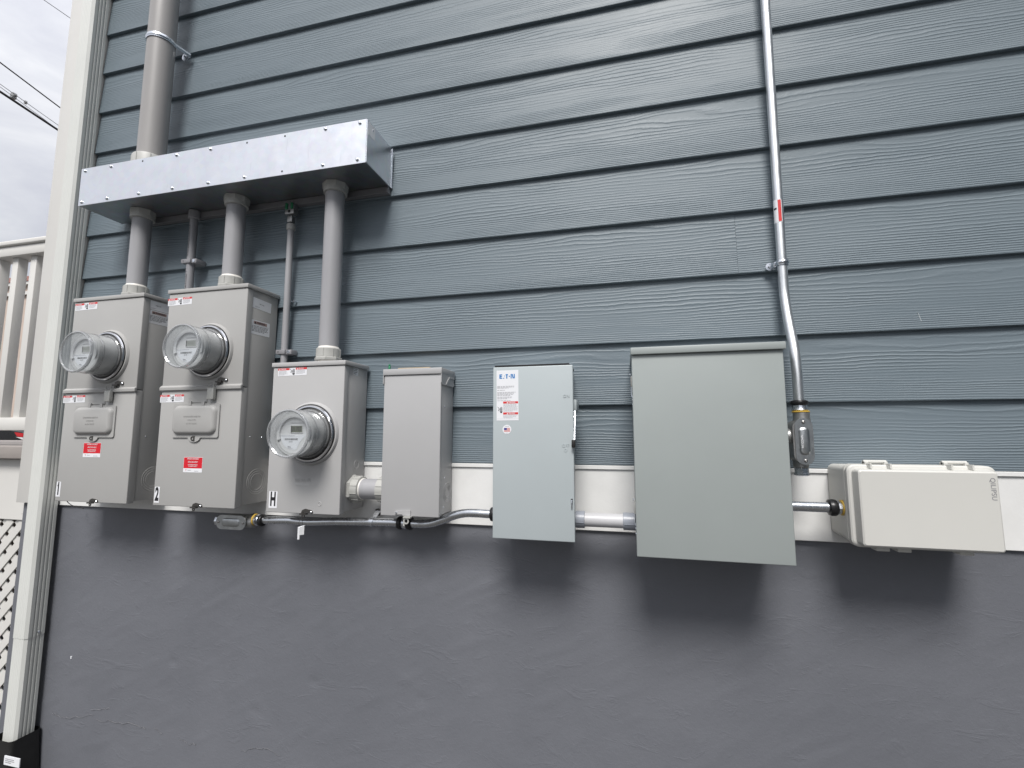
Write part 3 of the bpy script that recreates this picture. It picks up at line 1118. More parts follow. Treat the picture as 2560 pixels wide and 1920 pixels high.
    danger_sticker(F((fr[0] + sx, -dep - .0001, fr[2] + .001), turn=1.0), fr[1] - fr[0], .0245, t)
    fr = frect(159, 985.5, 213, 1007, dep) if one else frect(401, 984.5, 460, 1006, dep)
    danger_sticker(F((fr[0] + sx, -dep - .0001, fr[2]), turn=.5), fr[1] - fr[0], .0245, t)
    fr = frect(208.5, 1107, 252, 1143, dep) if one else frect(459, 1143, 506, 1181, dep)
    e = F((fr[0] + sx, -dep - .0001, fr[2]))
    w, h = fr[1] - fr[0], fr[3] - fr[2]
    st = part('emergency_sticker', e.plate(0, w, 0, h, 0, .0003, .001), M['paper'], t, 0)
    part('red_field', e.quad(.0008, w - .0008, h * .27, h - .0008, .0005), M['red'], st, 0)
    part('rule_line', e.quad(w * .04, w * .96, h * .80, h * .815, .0007), M['danger'], st, 0)
    for s_, y, sz in (('EMERGENCY DISCONNECT', .89, .125), ('SERVICE DISCONNECT', .68, .125), ('DESCONEXION DE EMERGENCIA', .50, .095), ('DESCONEXION DE SERVICIO', .40, .095)):
        text(e, s_, w * .5, h * y, h * sz, .0008, M['paper'], 'lettering', st, 'CENTER', .62 if sz > .1 else .56, .015)
    text(e, 'Y', w * .15, h * .13, h * .2, .0005, M['danger'], 'lettering', st, 'CENTER')
    fine_print(e, w * .24, w * .5, h * .10, h * .18, 1, .0005, M['ink_soft'], st, rnd, .6)
    fine_print(e, w * .60, w * .95, h * .05, h * .12, 1, .0005, M['ink_soft'], st, rnd, .6)
    fr = frect(137.5, 1204, 155, 1241.5, dep) if one else frect(389.5, 1217, 408, 1257, dep)
    number_sticker(F((max(x0 + .002, fr[0]) if one else x0 + .0045, -dep - .0001, fr[2])), digit, .0195, fr[3] - fr[2], t)
    # right side: seam screws, knockout rings
    rings(t, (x1 - .0025, -.052, 1.25 - .152), (1, 0, 0), (.041, .034, .0265), g)
    part('side_screw', lathe((x1 - .0025, -.09, 1.25 - .008), (1, 0, 0), [(.0022, 0), (.0016, .0014), (0, .0016)], 10), M['zinc'], t)
    part('side_screw', lathe((x1 - .0025, -.04, 1.25 - .010), (1, 0, 0), [(.0022, 0), (.0016, .0014), (0, .0016)], 10), M['zinc'], t)
    return t, mc


B1X, B2X = -1.894, -1.472
box2, mc2 = tall_enclosure(B2X, B2X + .313, 'tall grey meter enclosure with a number 2 sticker, second from the left', '2')
box1, mc1 = tall_enclosure(B1X, B1X + .313, 'tall grey meter enclosure with a number 1 sticker, beside the downspout', '1')
X2 = B2X + .313 - .0025
q = crop(360, 680, .1929)
for bxo, XX in ((box2, X2), (box1, B1X + .313 - .0025)):
    if bxo is box2:
        p, pr, pb = side(*q(1415, 320), XX), side(*q(1650, 410), XX), side(*q(1425, 460), XX)
        model_sticker(F((XX + .0002, p.y, pb.z), (0, 1, 0), turn=-1.5), pr.y - p.y, p.z - pb.z, box2)
        p, pr, pb = side(*q(1390, 608), XX), side(*q(1635, 640), XX), side(*q(1410, 800), XX)
        warning_sticker(F((XX + .0002, p.y, pb.z), (0, 1, 0), turn=1.5), pr.y - p.y, p.z - pb.z, box2)
    else:
        qa = crop(0, 480, .3134)
        p, pb = side(*qa(1190, 858), XX), side(*qa(1186, 930), XX)
        model_sticker(F((XX + .0002, p.y, pb.z), (0, 1, 0)), .072, p.z - pb.z, box1)
        p, pb = side(*qa(1190, 935), XX), side(*qa(1183, 1040), XX)
        warning_sticker(F((XX + .0002, p.y, pb.z), (0, 1, 0)), .075, p.z - pb.z, box1)
make_meter(mc1, 'leftmost electric meter, blank display, clear cover overlapping the downspout', None)
make_meter(mc2, 'middle electric meter of the three, blank display, on the second tall enclosure', None)
part_wire = tube(smooth_path([at(166, 1251, .10), at(172, 1258, .09), at(182, 1264, .06), at(196, 1268, .02), at(210, 1271, .002)]), .0013, 6)
tag(part('loose_wire', part_wire, M['steel_dark']), 'thin dark wire end hanging under the enclosure marked 1', 'wire')

# ------------------------------------------------------------------ short meter socket H
dep = .130
hx0, hx1, hzb, hzt = -1.052, -.8035, 1.25 - .2315, 1.25 + .2055
t = thing('meter_enclosure', 'shorter grey meter enclosure with a letter H sticker', 'meter enclosure', ((hx0 + hx1) / 2, -.06, hzb))
g = M['mgrey2'] = material('meter_box_pale_grey', (0.43, 0.428, 0.428), 0.42, spec=0.3, var=0.025, vscale=5, rvar=0.05, bump=0.00012, bscale=700)
part('cabinet', box(hx0 + .0025, hx1 - .0025, -.108, -.0005, hzb + .005, hzt, .0015), g, t)
part('cover', box(hx0, hx1, -dep, -.1065, hzb, hzt - .001, .0022, 3), g, t)
part('hood', box(hx0 - .004, hx1 + .004, -dep - .004, -.0005, hzt, hzt + .0135, .0018), g, t)
mcH = Vector((-.9085, -dep, 1.25 + .002))
part('socket_ring', lathe(mcH, (0, -1, 0), [(.0945, -.002), (.0935, .002), (.090, .0075), (.0875, .0085), (.085, .006), (.084, -.002)], 64), g, t)
fh = F((hx0, -dep, hzb))
q = crop(640, 1160, .1627)
p = at(*q(720, 250), dep)
text(F((0, -dep, 0)), 'MILBANK', p.x, p.z, .0125, -.0002, g, 'embossed_lettering', t, 'CENTER', 1.0, .0, .0011)
p = at(*q(715, 315), dep)
em = F((0, -dep, 0)).plate(p.x - .025, p.x + .025, p.z - .0035, p.z + .0025, -.001, .0006, .0028)
part('embossed_badge', em, g, t)
fr = frect(*q(287, 20), *q(288, 22), dep)
qs = crop(640, 860, .1929)
fr = frect(*qs(290, 300), *qs(660, 415), dep)
danger_sticker(F((fr[0], -dep - .0001, fr[2] + .0005), turn=1.0), fr[1] - fr[0], .0235, t)
fr = frect(*q(200, 418), *q(325, 675), dep)
number_sticker(F((fr[0], -dep - .0001, fr[2])), 'H', fr[1] - fr[0], fr[3] - fr[2], t)
p = at(*q(977, 612), dep)
rings(t, (p.x, -dep, p.z), (0, -1, 0), (.0062,), g, 'button_knockout')
p = at(*q(775, 735), dep)
hasp(t, (p.x, -dep, p.z), .82)
XS = hx1 - .0025
p = side(*qs(1300, 1560), XS)
rings(t, (XS, p.y, p.z), (1, 0, 0), (.0135,), g)
p, pb = side(*qs(1265, 305), XS), side(*qs(1255, 400), XS)
fs = F((XS + .0002, p.y, pb.z), (0, 1, 0))
st = part('rating_sticker', fs.plate(0, .026, 0, p.z - pb.z, 0, .0003), M['paper_grey'], t, 0)
fine_print(fs, .002, .024, .002, p.z - pb.z - .001, 4, .0005, M['ink'], st, rnd, .6)
# mounting plate on the left side
qb = crop(360, 1000, .2049)
p0, p1 = at(*qb(1445, 705), .112), at(*qb(1520, 1075), .112)
fb = F((hx0, -.106, (p0.z + p1.z) / 2))
ear = part('side_plate', fb.plate(-.0165, .004, -.046, .046, 0, .0022, .008), g, t)
for zz in (-.038, .038):
    part('screw', lathe(fb.p(-.0035, zz, .0022), fb.n, [(.0036, 0), (.003, .0018), (0, .0024)], 10), M['zinc'], ear)
make_meter(mcH, 'electric meter reading 01702 on the enclosure marked H', '01702')
# folded tag hanging from the hasp
tg = thing('seal_tag', 'small folded white tag hanging by a wire below the H enclosure', 'tag', at(*q(700, 1060), dep + .01))
a, c = at(*q(650, 975), dep + .008), at(*q(685, 1160), dep + .008)
f0 = F((a.x, -dep - .010, c.z), (.90, .43, 0))
part('front_leaf', f0.plate(0, .0055, 0, a.z - c.z, 0, .0006), M['paper'], tg, 0)
f1 = F((a.x + .005, -dep - .0075, c.z + .012), (.6, .8, 0))
part('back_leaf', f1.plate(0, .012, 0, a.z - c.z - .010, 0, .0006), M['paper_grey'], tg, 0)
part('top_fold', prism([(a.x, -dep - .010, a.z), (a.x + .0055, -dep - .0075, a.z), (a.x + .0135, -dep + .004, a.z + .003), (a.x + .007, -dep + .002, a.z + .003)], (0, 0, .0012)), M['paper'], tg, 0)
ht = at(*q(710, 810), dep + .008)
part('wire', tube(smooth_path([(a.x + .008, -dep - .002, a.z + .003), (a.x + .011, -dep - .006, a.z + .016), ht, (a.x + .001, -dep - .008, a.z + .014), (a.x + .004, -dep - .004, a.z + .003)]), .0005, 5), M['steel_dark'], tg)

# ------------------------------------------------------------------ narrow breaker enclosure
dep = .105
nx0, nx1, nzb, nzt = -.687, -.508, 1.25 - .2305, 1.25 + .172
t = thing('breaker_enclosure', 'narrow plain grey breaker enclosure between the H enclosure and the pale switch box', 'breaker box', ((nx0 + nx1) / 2, -.05, nzb))
g = M['ngrey']
q = crop(860, 860, .2893)
part('cabinet', box(nx0 + .003, nx1 - .003, -.096, -.0005, nzb + .004, nzt + .008, .0012), g, t)
part('cover', box(nx0, nx1, -dep, -.0945, nzb, nzt, .002, 3), g, t)
b = box(nx0 - .003, nx1 + .003, -dep - .004, -.0005, nzt + .0005, nzt + .0185, .0015)
part('hood', b, g, t)
# folded ears at the hood's ends
for sx_, X in ((1, nx1 + .0005), (-1, nx0 - .0005)):
    b = prism([(X, -dep - .003, nzt + .001), (X, -dep - .003, nzt - .024), (X, -dep + .004, nzt - .030), (X, -.012, nzt - .030), (X, -.006, nzt - .024), (X, -.010, nzt - .016), (X, -.006, nzt + .001)], (sx_ * .0022, 0, 0))
    part('hood_ear', b, g, t)
b = prism([(nx1 + .0028, -.078, nzt - .028), (nx1 + .0028, -.05, nzt - .003), (nx1 + .0028, -.008, nzt - .003), (nx1 + .0028, -.008, nzt - .006), (nx1 + .0028, -.046, nzt - .007), (nx1 + .0028, -.070, nzt - .028)], (.002, 0, 0))
part('ear_fold', b, g, t)
XS = nx1 - .003
p = side(*q(888, 1280), XS)
rings(t, (XS, p.y, p.z), (1, 0, 0), (.0285, .022, .0165), g)
for a_ in ((868, 540), (858, 1410), (866, 1155)):
    p = side(*q(*a_), XS)
    part('side_screw', lathe((XS, p.y, p.z), (1, 0, 0), [(.0026, 0), (.002, .0012), (0, .0014)], 10), M['zinc'], t)
p = at(*q(515, 1462), dep)
fl = F((p.x, -dep, p.z))
lv = part('cover_latch', fl.poly([(-.026, -.004), (-.026, .005), (-.022, .0065), (.004, .0085), (.022, .0085), (.022, -.0065), (.0, -.0065), (-.004, -.003)], .0003, .003), g, t)
part('rivet', lathe(fl.p(-.021, .001, .003), fl.n, [(.0035, 0), (.003, .0016), (0, .002)], 12), M['zinc'], lv)
br = fl.plate(.004, .026, -.0115, -.0075, .0, .012, 0)
lathe(fl.p(.012, -.020, .006), fl.n, [(.0085, 0), (.0085, .0025), (.0048, .0025), (.0048, 0)], 18, br, closed=True)
fl.plate(.003, .007, -.034, -.0115, .004, .0075, 0, br)
part('padlock_eye', br, M['hub'], lv)
# small things lying on top
tb = box(at(*q(500, 190), .06).x, at(*q(770, 190), .06).x, -.085, -.015, nzt + .0187, nzt + .0245, .0008)
tag(part('tan_board', tb, M['tan']), 'thin tan board lying on top of the narrow breaker enclosure', 'board')
p = at(*q(393, 205), .05)
gs = thing('ground_screw', 'small green ground screw standing on the narrow breaker enclosure', 'screw', (p.x, -.05, nzt + .0187))
part('shank', lathe((p.x, -.05, nzt + .0187), (0, 0, 1), [(.0052, 0), (.0052, .0035), (.0034, .0036), (.0034, .017), (.0024, .0185)], 12), M['green'], gs)
part('head', lathe((p.x, -.05, nzt + .0372), (0, 0, 1), [(.0036, 0), (.0036, .0042), (.0022, .005)], 6), M['green'], gs)

# ------------------------------------------------------------------ safety switch
dep = .150
ex0, ex1, ezb, ezt = -.3405, -.1275, 1.25 - .2672, 1.25 + .1785
t = thing('safety_switch', 'pale grey-green EATON safety switch box with a white label and side handle', 'safety switch', ((ex0 + ex1) / 2, -.07, ezb))
g = M['egrey']
part('cabinet', box(ex0 + .004, ex1 - .0135, -.136, -.0005, ezb + .006, ezt + .006, .0015), g, t)
part('cover', box(ex0, ex1, -dep, -.134, ezb, ezt, .0022, 3), g, t)
part('top_gap', box(ex0 + .003, ex1 - .010, -dep + .006, -.02, ezt + .0005, ezt + .0055), M['dark'], t, 0)
q = crop(1200, 880, .1688)
fe = F((0, -dep - .0001, 0))
fr = frect(*q(248, 272), *q(572, 1015), dep)
w, h = fr[1] - fr[0], fr[3] - fr[2]
L0 = F((fr[0], -dep - .0001, fr[2]), turn=.25)
st = part('product_label', L0.plate(0, w, 0, h, 0, .0003), M['paper'], t, 0)
tt = .0005
lh = h * .088
yl = h * .878
# letters cut by hand: E  A (a stencil triangle)  T  dot  N
bm = BM()
u = w / 320.0
for a0, a1, b0, b1 in ((42, 58, -.5, .5), (58, 84, .27, .5), (58, 80, -.12, .12), (58, 84, -.5, -.27), (133, 168, .25, .5), (143, 159, -.5, .25), (207, 222, -.5, .5), (253, 268, -.5, .5)):
    L0.quad(a0 * u, a1 * u, yl + b0 * lh, yl + b1 * lh, tt, bm)
for poly in (((221, .5), (238, .5), (254, -.5), (237, -.5)), ((92, -.5), (112, -.5), (115, -.28), (105, -.28)), ((112, .16), (116, .02), (124, .02), (120, .2))):
    bm.faces.new([bm.verts.new(L0.p(a * u, yl + b_ * lh, tt)) for a, b_ in poly])
lathe(L0.p(188 * u, yl, 0), L0.n, [(9 * u, 0), (9 * u, tt), (0, tt)], 16, bm)
part('logo_lettering', bm, M['blue'], st, 0)
for r0, r1, n_, cv in ((.635, .69, 3, .88), (.592, .612, 1, .5), (.485, .57, 4, .92), (.42, .475, 3, .75), (.385, .402, 1, 1.0)):
    fine_print(L0, .03 * w, .97 * w, h * r0, h * r1, n_, tt, M['ink_soft'], st, rnd, .55, cv)
for yb_, word in ((.335, 'DANGER'), (.118, 'PELIGRO')):
    part('red_band', L0.quad(w * .30, w * .98, h * yb_, h * (yb_ + .042), tt), M['danger'], st, 0)
    text(L0, '\u25b2' if False else word, w * .55, h * (yb_ + .021), h * .036, tt + .0002, M['paper'], 'lettering', st, width=.95, bold=.015)
    tri = BM()
    tri.faces.new([tri.verts.new(L0.p(w * a, h * b_, tt + .0002)) for a, b_ in ((.46, yb_ + .005), (.53, yb_ + .005), (.495, yb_ + .037))])
    part('warning_triangle', tri, M['paper'], st, 0)
fine_print(L0, w * .31, w * .97, h * .175, h * .325, 8, tt, M['ink_soft'], st, rnd, .42, 1.0)
fine_print(L0, w * .31, w * .97, h * .045, h * .110, 4, tt, M['ink_soft'], st, rnd, .42, 1.0)
hand_icon(L0, w * .10, w * .13, h * .15, h * .13, tt, st)
part('rule_line', L0.quad(w * .02, w * .98, h * .033, h * .0345, tt), M['ink_soft'], st, 0)
# round flag sticker
p = at(*q(399, 1147), dep)
fr = frect(*q(333, 1080), *q(466, 1215), dep)
rad = (fr[3] - fr[2]) / 2
fg = F((p.x, -dep - .0001, p.z))
st = part('flag_sticker', lathe(fg.o, fg.n, [(rad, 0), (rad, .0003), (0, .0003)], 36), M['paper'], t, 30)
s_ = rad / 66
for i in range(7):
    part('stripe', fg.quad((-44 + (44 if i < 4 else 0)) * s_, 48 * s_, (22 - i * 8.6 - 5) * s_, (22 - i * 8.6) * s_, .0005), M['pink'], st, 0)
part('canton', fg.quad(-44 * s_, 0, -8 * s_, 22 * s_, .0005), M['navy'], st, 0)
text(fg, 'MADE IN', 0, 44 * s_, 15 * s_, .0005, M['ink_soft'], 'lettering', st, 'CENTER')
text(fg, 'U.S.A.', 0, -52 * s_, 14 * s_, .0005, M['ink_soft'], 'lettering', st, 'CENTER')
for wd_, a_ in (('ON', (1278, 655)), ('OFF', (1268, 1390))):
    p = at(*q(*a_), dep)
    text(F((0, -dep, 0)), wd_, p.x, p.z, .0115, -.0002, g, 'embossed_lettering', t, 'CENTER', .95, 0, .0012)
p = at(*q(1268, 1455), dep)
part('embossed_circle', lathe((p.x, -dep, p.z), (0, -1, 0), [(.0042, 0), (.0042, .0009), (.0026, .0009), (.0026, 0)], 20, closed=True), g, t)
# side handle in its off position
p = at(*q(1400, 800), .10)
hx = ex1 + .003
zt_, zb_ = at(*q(1400, 715), .10).z, at(*q(1400, 850), .10).z
hn = part('handle_bracket', box(ex1 - .015, ex1 + .006, -.125, -.06, zb_ - .004, zt_, .0015), g, t)
zb2, zt2 = at(*q(1390, 1415), .14).z, at(*q(1390, 1300), .14).z
part('lever', prism([(ex1 + .0005, -.118, zt_ - .012), (ex1 + .0005, -.102, zt_ - .008), (ex1 + .0005, -.138, zt2 - .004), (ex1 + .0005, -.150, zt2)], (.0028, 0, 0)), M['zinc'], hn, 0)
part('grip', box(ex1 - .0042, ex1 + .0048, -.163, -.1505, zb2, zt2, .002), M['rubber'], hn)
part('lever_slot', box(ex1 - .0133, ex1 - .0120, -.12, -.055, zb2 + .02, zb_ - .004), M['dark'], hn, 0)
# slot with a cover catch
q2 = crop(1200, 1140, .1989)
fr = frect(*q2(1143, 537), *q2(1167, 660), dep)
part('catch_slot', fe.quad(fr[0], fr[1], fr[2] + .008, fr[3], .0003), M['dark'], t, 0)
part('catch', box(fr[0] + .0008, fr[1] - .0006, -dep - .004, -dep + .004, fr[2], fr[3] - .0025, .001), M['zinc'], t)

# ------------------------------------------------------------------ big cabinet
dep = .190
cx0, cx1, czb, czt = .0195, .3515, 1.25 - .2825, 1.25 + .1905
t = thing('transfer_switch_cabinet', 'large blank green-grey electrical cabinet, the widest box on the wall', 'electrical cabinet', ((cx0 + cx1) / 2, -.09, czb))
g = M['bgrey']
part('cabinet', box(cx0 + .0015, cx1 - .004, -.166, -.0005, czb + .012, czt + .004, .0015), g, t)
part('door', box(cx0, cx1, -dep, -.168, czb, czt, .0022, 3), g, t)
part('hood', box(cx0 - .002, cx1 + .0045, -dep - .0075, -.0005, czt + .0005, czt + .0175, .0018), g, t)
XS = cx0 + .0015
q = crop(1540, 820, .3857)
for a_ in ((95, 350), (118, 1165)):
    zc = at(*q(*a_), .15).z
    hg = part('hinge', box(XS - .0045, XS + .0005, -.165, -.125, zc - .013, zc + .013, .001), M['hub'], t)
    part('hinge_screw', lathe((XS - .0045, -.145, zc + .019), (-1, 0, 0), [(.003, 0), (.0024, .002), (0, .0024)], 10), M['zinc'], hg)
    part('hinge_pin', tube(smooth_path([(XS - .003, -.160, zc - .013), (XS - .0032, -.161, zc - .032), (XS - .001, -.163, zc - .040)]), .0017, 8), M['zinc'], hg)
    for dz in (-.046, -.058):
        part('hinge_bolt', lathe((XS - .0002, -.166, zc + dz), (-1, 0, 0), [(.0034, 0), (.0028, .0022), (0, .0026)], 10), M['zinc'], hg)
for a_ in ((1104, 444), (1153, 1210)):
    zc = at(*q(*a_), .15).z
    part('side_screw', lathe((cx1 - .004, -.15, zc), (1, 0, 0), [(.0036, 0), (.003, .004), (0, .0055)], 10), M['zinc'], t)
p = at(*q(920, 1550), .16)
part('padlock_loop', tube([Vector((p.x + .0095 * math.cos(a), -.13 - .004 * math.sin(a), czb - .003 + .0095 * math.sin(a))) for a in [R(k) for k in range(10, -191, -20)]], .0016, 8), M['zinc'], t)

# ------------------------------------------------------------------ plastic junction box
q = crop(1900, 940, .29837)
jx0, jx1, jz0, jz1 = .4905, .7600, 1.25 - .2500, 1.25 - .0715
t = thing('plastic_junction_box', 'off-white plastic junction box with a hinged lid at the right', 'junction box', ((jx0 + jx1) / 2, -.07, jz0))
g = M['qwhite']


def loft(secs, n=6):
    b = BM()
    prev = None
    for y, a0, a1, b0, b1, r in secs:
        ring = [b.verts.new((u, y, v)) for u, v in rr(a0, a1, b0, b1, r, n)]
        if prev:
            for k in range(len(ring)):
                b.faces.new((prev[k], prev[(k + 1) % len(ring)], ring[(k + 1) % len(ring)], ring[k]))
        else:
            b.faces.new(ring)
        prev = ring
    b.faces.new(prev)
    return b


part('base', loft([(-.0006, jx0 + .002, jx1 - .002, jz0 + .006, jz1 - .002, .014), (-.098, jx0 - .001, jx1 + .001, jz0 + .004, jz1, .014)]), g, t, 40)
part('flange', loft([(-.0985, jx0 - .0055, jx1 + .005, jz0 + .0005, jz1 + .004, .016), (-.110, jx0 - .0055, jx1 + .005, jz0 + .0005, jz1 + .004, .016)]), g, t, 40)
lid = part('lid', loft([(-.1125, jx0 - .005, jx1 + .0045, jz0 + .001, jz1 + .0035, .016), (-.1225, jx0 - .005, jx1 + .0045, jz0 + .001, jz1 + .0035, .016),
                        (-.1255, jx0 - .002, jx1 + .0015, jz0 + .004, jz1 + .0005, .014), (-.1265, jx0 + .003, jx1 - .0035, jz0 + .0065, jz1 - .004, .011),
                        (-.150, jx0 + .006, jx1 - .0105, jz0 + .0085, jz1 - .0065, .006), (-.1525, jx0 + .009, jx1 - .0135, jz0 + .0115, jz1 - .0095, .004)]), g, t, 25)
part('lid_gap', loft([(-.1095, jx0 - .003, jx1 + .003, jz0 + .003, jz1 + .001, .014), (-.113, jx0 - .003, jx1 + .003, jz0 + .003, jz1 + .001, .014)]), M['ink_soft'], t, 30)
for a_ in ((970, 735), (1640, 745)):
    xc = at(*q(*a_), .118).x
    bm = BM()
    for dx in (-.019, .019):
        box(xc + dx - .0035, xc + dx + .0035, -.121, -.104, jz1 + .0005, jz1 + .0105, .001, 1, bm)
        box(xc + dx - .0018, xc + dx + .0018, -.140, -.120, jz1 - .0045, jz1 + .0068, .0006, 1, bm)
    cyl((xc - .0225, -.112, jz1 + .0095), (xc + .0225, -.112, jz1 + .0095), .0040, 14, bm)
    part('lid_hinge', bm, g, t)
for a_ in ((1020, 1465), (1200, 1480), (1720, 1500)):
    xc = at(*q(*a_), .11).x
    part('lid_latch', box(xc - .013, xc + .013, -.118, -.09, jz0 - .0075, jz0 + .0015, .002), g, t)
fl = F((0, -.1526, 0))
p = at(*q(1957, 940), .1525)
text(fl, 'QILIPSU', p.x - .0005, p.z - .002, .0128, .0002, M['logo_grey'] if 'logo_grey' in M else M['ink_soft'], 'logo_lettering', t, 'CENTER', 1.0, .004, rot=-90, space=1.05)

# ------------------------------------------------------------------ wireway trough
gx0, gx1, gz0, gz1, gd = -1.893, -.7385, 1.25 + .8155, 1.25 + .9570, .160
t = thing('wireway_trough', 'long galvanised sheet-metal wireway mounted above the meter enclosures', 'wireway', ((gx0 + gx1) / 2, -.08, gz0))
part('body', box(gx0 + .002, gx1 - .003, -gd + .003, -.010, gz0 + .001, gz1 - .001, .0006, 1), M['galv_shaded'] if 'galv_shaded' in M else M['galv'], t)
part('front_cover', box(gx0, gx1 - .0025, -gd, -gd + .0022, gz0, gz1, .0006, 1), M['galv'], t)
ec = part('end_cap', box(gx1 - .0025, gx1, -gd + .001, -.0055, gz0 + .0015, gz1 - .0015, .0005, 1), M['galv'], t)
part('end_lip', box(gx1 - .0005, gx1 + .0022, -.0055, -.0005, gz0 + .0005, gz1 - .0005, .0005, 1), M['zinc'], t)
part('mounting_rail', box(-1.80, gx1 - .004, -.020, -.0005, gz0 - .021, gz0 + .0005, .001, 1), M['pvc_dark'], t)
fe = F((gx1 + .0001, -gd + .004, gz1 - .004), (0, 1, 0))
st = part('sticker', fe.plate(.004, .040, -.042, -.001, 0, .0004), M['paper_grey'], t, 0)
part('sticker_screw', lathe(fe.p(.028, -.014, .0004), fe.n, [(.003, 0), (.0022, .0015), (0, .0018)], 10), M['zinc'], st)
qa, qb = crop(160, 280, .217), crop(600, 280, .217)
scr = finish(lathe((0, 0, 0), (0, -1, 0), [(.0052, 0), (.0052, .0018), (.0042, .0034), (.002, .0042), (0, .0043)], 14), 'screw', M['zinc'], 40)
hol = finish(lathe((0, 0, 0), (0, -1, 0), [(.0032, 0), (.0032, .0003), (0, .0003)], 14), 'screw_hole', M['dark'], 40)
top = [(qa(247, 662), 1), (qa(543, 614), 1), (qa(908, 548), 0), (qa(1297, 482), 1), (qa(1690, 400), 1), (qa(2110, 335), 0), (qb(520, 255), 0), (qb(985, 175), 1), (qb(1383, 103), 1)]
bot = [(qa(200, 1062), 1), (qa(490, 1020), 1), (qa(855, 962), 1), (qa(1243, 903), 1), (qa(1655, 845), 1), (qa(2075, 773), 1), (qb(483, 697), 0), (qb(950, 627), 1), (qb(1350, 555), 1)]
for lst, zz in ((top, gz1 - .0105), (bot, gz0 + .0125)):
    for pq, s_ in lst:
        xx = max(gx0 + .012, at(pq[0], pq[1], gd).x)
        inst('screw' if s_ else 'screw_hole', scr if s_ else hol, (xx, -gd, zz), t)

# ------------------------------------------------------------------ PVC pipes
def hub_bottom(t, x, c, z, r):
    """terminal adapter on a box top: thread, hexagonal flange, ribbed sleeve, glue smear"""
    part('thread', lathe((x, -c, z), (0, 0, 1), [(r + .001, 0), (r + .001, .018)], 28), M['glue'], t)
    part('flange_nut', lathe((x, -c, z + .012), (0, 0, 1), [(r + .0105, 0), (r + .0115, .002), (r + .0115, .008), (r + .010, .010)], 8, phase=R(22)), M['hub'], t, 30)
    b = lathe((x, -c, z + .022), (0, 0, 1), [(r + .006, 0), (r + .007, .001), (r + .007, .026), (r + .005, .0285), (r, .0285)], 32)
    for k in range(8):
        a = R(45 * k + 10)
        d = Vector((math.cos(a), math.sin(a), 0))
        u = Vector((-d.y, d.x, 0))
        o_ = Vector((x, -c, z + .023)) + d * (r + .0065)
        prism([o_ + u * .001, o_ - u * .001, o_ - u * .001 + d * .0018, o_ + u * .001 + d * .0018], (0, 0, .025), b)
    part('sleeve', b, M['hub'], t, 30)
    part('glue_smear', lathe((x, -c, z + .0505), (0, 0, 1), [(r + .0035, 0), (r + .0012, .004), (r + .0004, .006)], 28), M['glue'], t)


def hub_top(t, x, c, z, r, hgt=.030):
    part('locknut', lathe((x, -c, z), (0, 0, -1), [(r + .0095, 0), (r + .0105, .001), (r + .0095, hgt * .62), (r + .008, hgt * .66)], 8, phase=R(10)), M['hub'], t, 30)
    part('collar', lathe((x, -c, z - hgt * .6), (0, 0, -1), [(r + .0075, 0), (r + .0070, hgt * .45), (r + .0005, hgt * .47)], 32), M['hub'], t, 30)


zbx = 1.25 + .4665 + .0135
for x, c, z0, lab in ((-1.7085, .07, zbx, 'leftmost fat grey PVC pipe under the wireway, nearest the downspout'),
                      (-1.2925, .07, zbx, 'middle fat grey PVC pipe under the wireway, entering the number 2 enclosure'),
                      (-.907, .065, 1.25 + .2055 + .0135, 'longest fat grey PVC pipe, between the wireway and the enclosure marked H')):
    t = thing('pvc_drop_pipe', lab, 'pipe', (x, -c, z0), 'fat grey PVC pipes under the wireway')
    part('pipe', cyl((x, -c, z0 + .004), (x, -c, gz0 + .02), .0302, 40), M['pvc'], t)
    hub_bottom(t, x, c, z0 - .001, .0302)
    hub_top(t, x, c, gz0 + .0012, .0302)
x, c = -1.679, .080
t = thing('service_riser', 'large grey PVC riser pipe standing on top of the wireway', 'pipe', (x, -c, gz1))
part('pipe', cyl((x, -c, gz1 + .002), (x, -c, ZTOP + .3), .0445, 48), M['riser'], t)
b = lathe((x, -c, gz1 - .001), (0, 0, 1), [(.0555, 0), (.057, .002), (.057, .050), (.0555, .053), (.0450, .054)], 48)
for k in range(8):
    a = R(45 * k + 5)
    d = Vector((math.cos(a), math.sin(a), 0))
    u = Vector((-d.y, d.x, 0))
    o_ = Vector((x, -c, gz1)) + d * .0565
    prism([o_ + u * .0012, o_ - u * .0012, o_ - u * .0012 + d * .0018, o_ + u * .0012 + d * .0018], (0, 0, .049), b)
part('hub', b, M['hub'], t, 30)


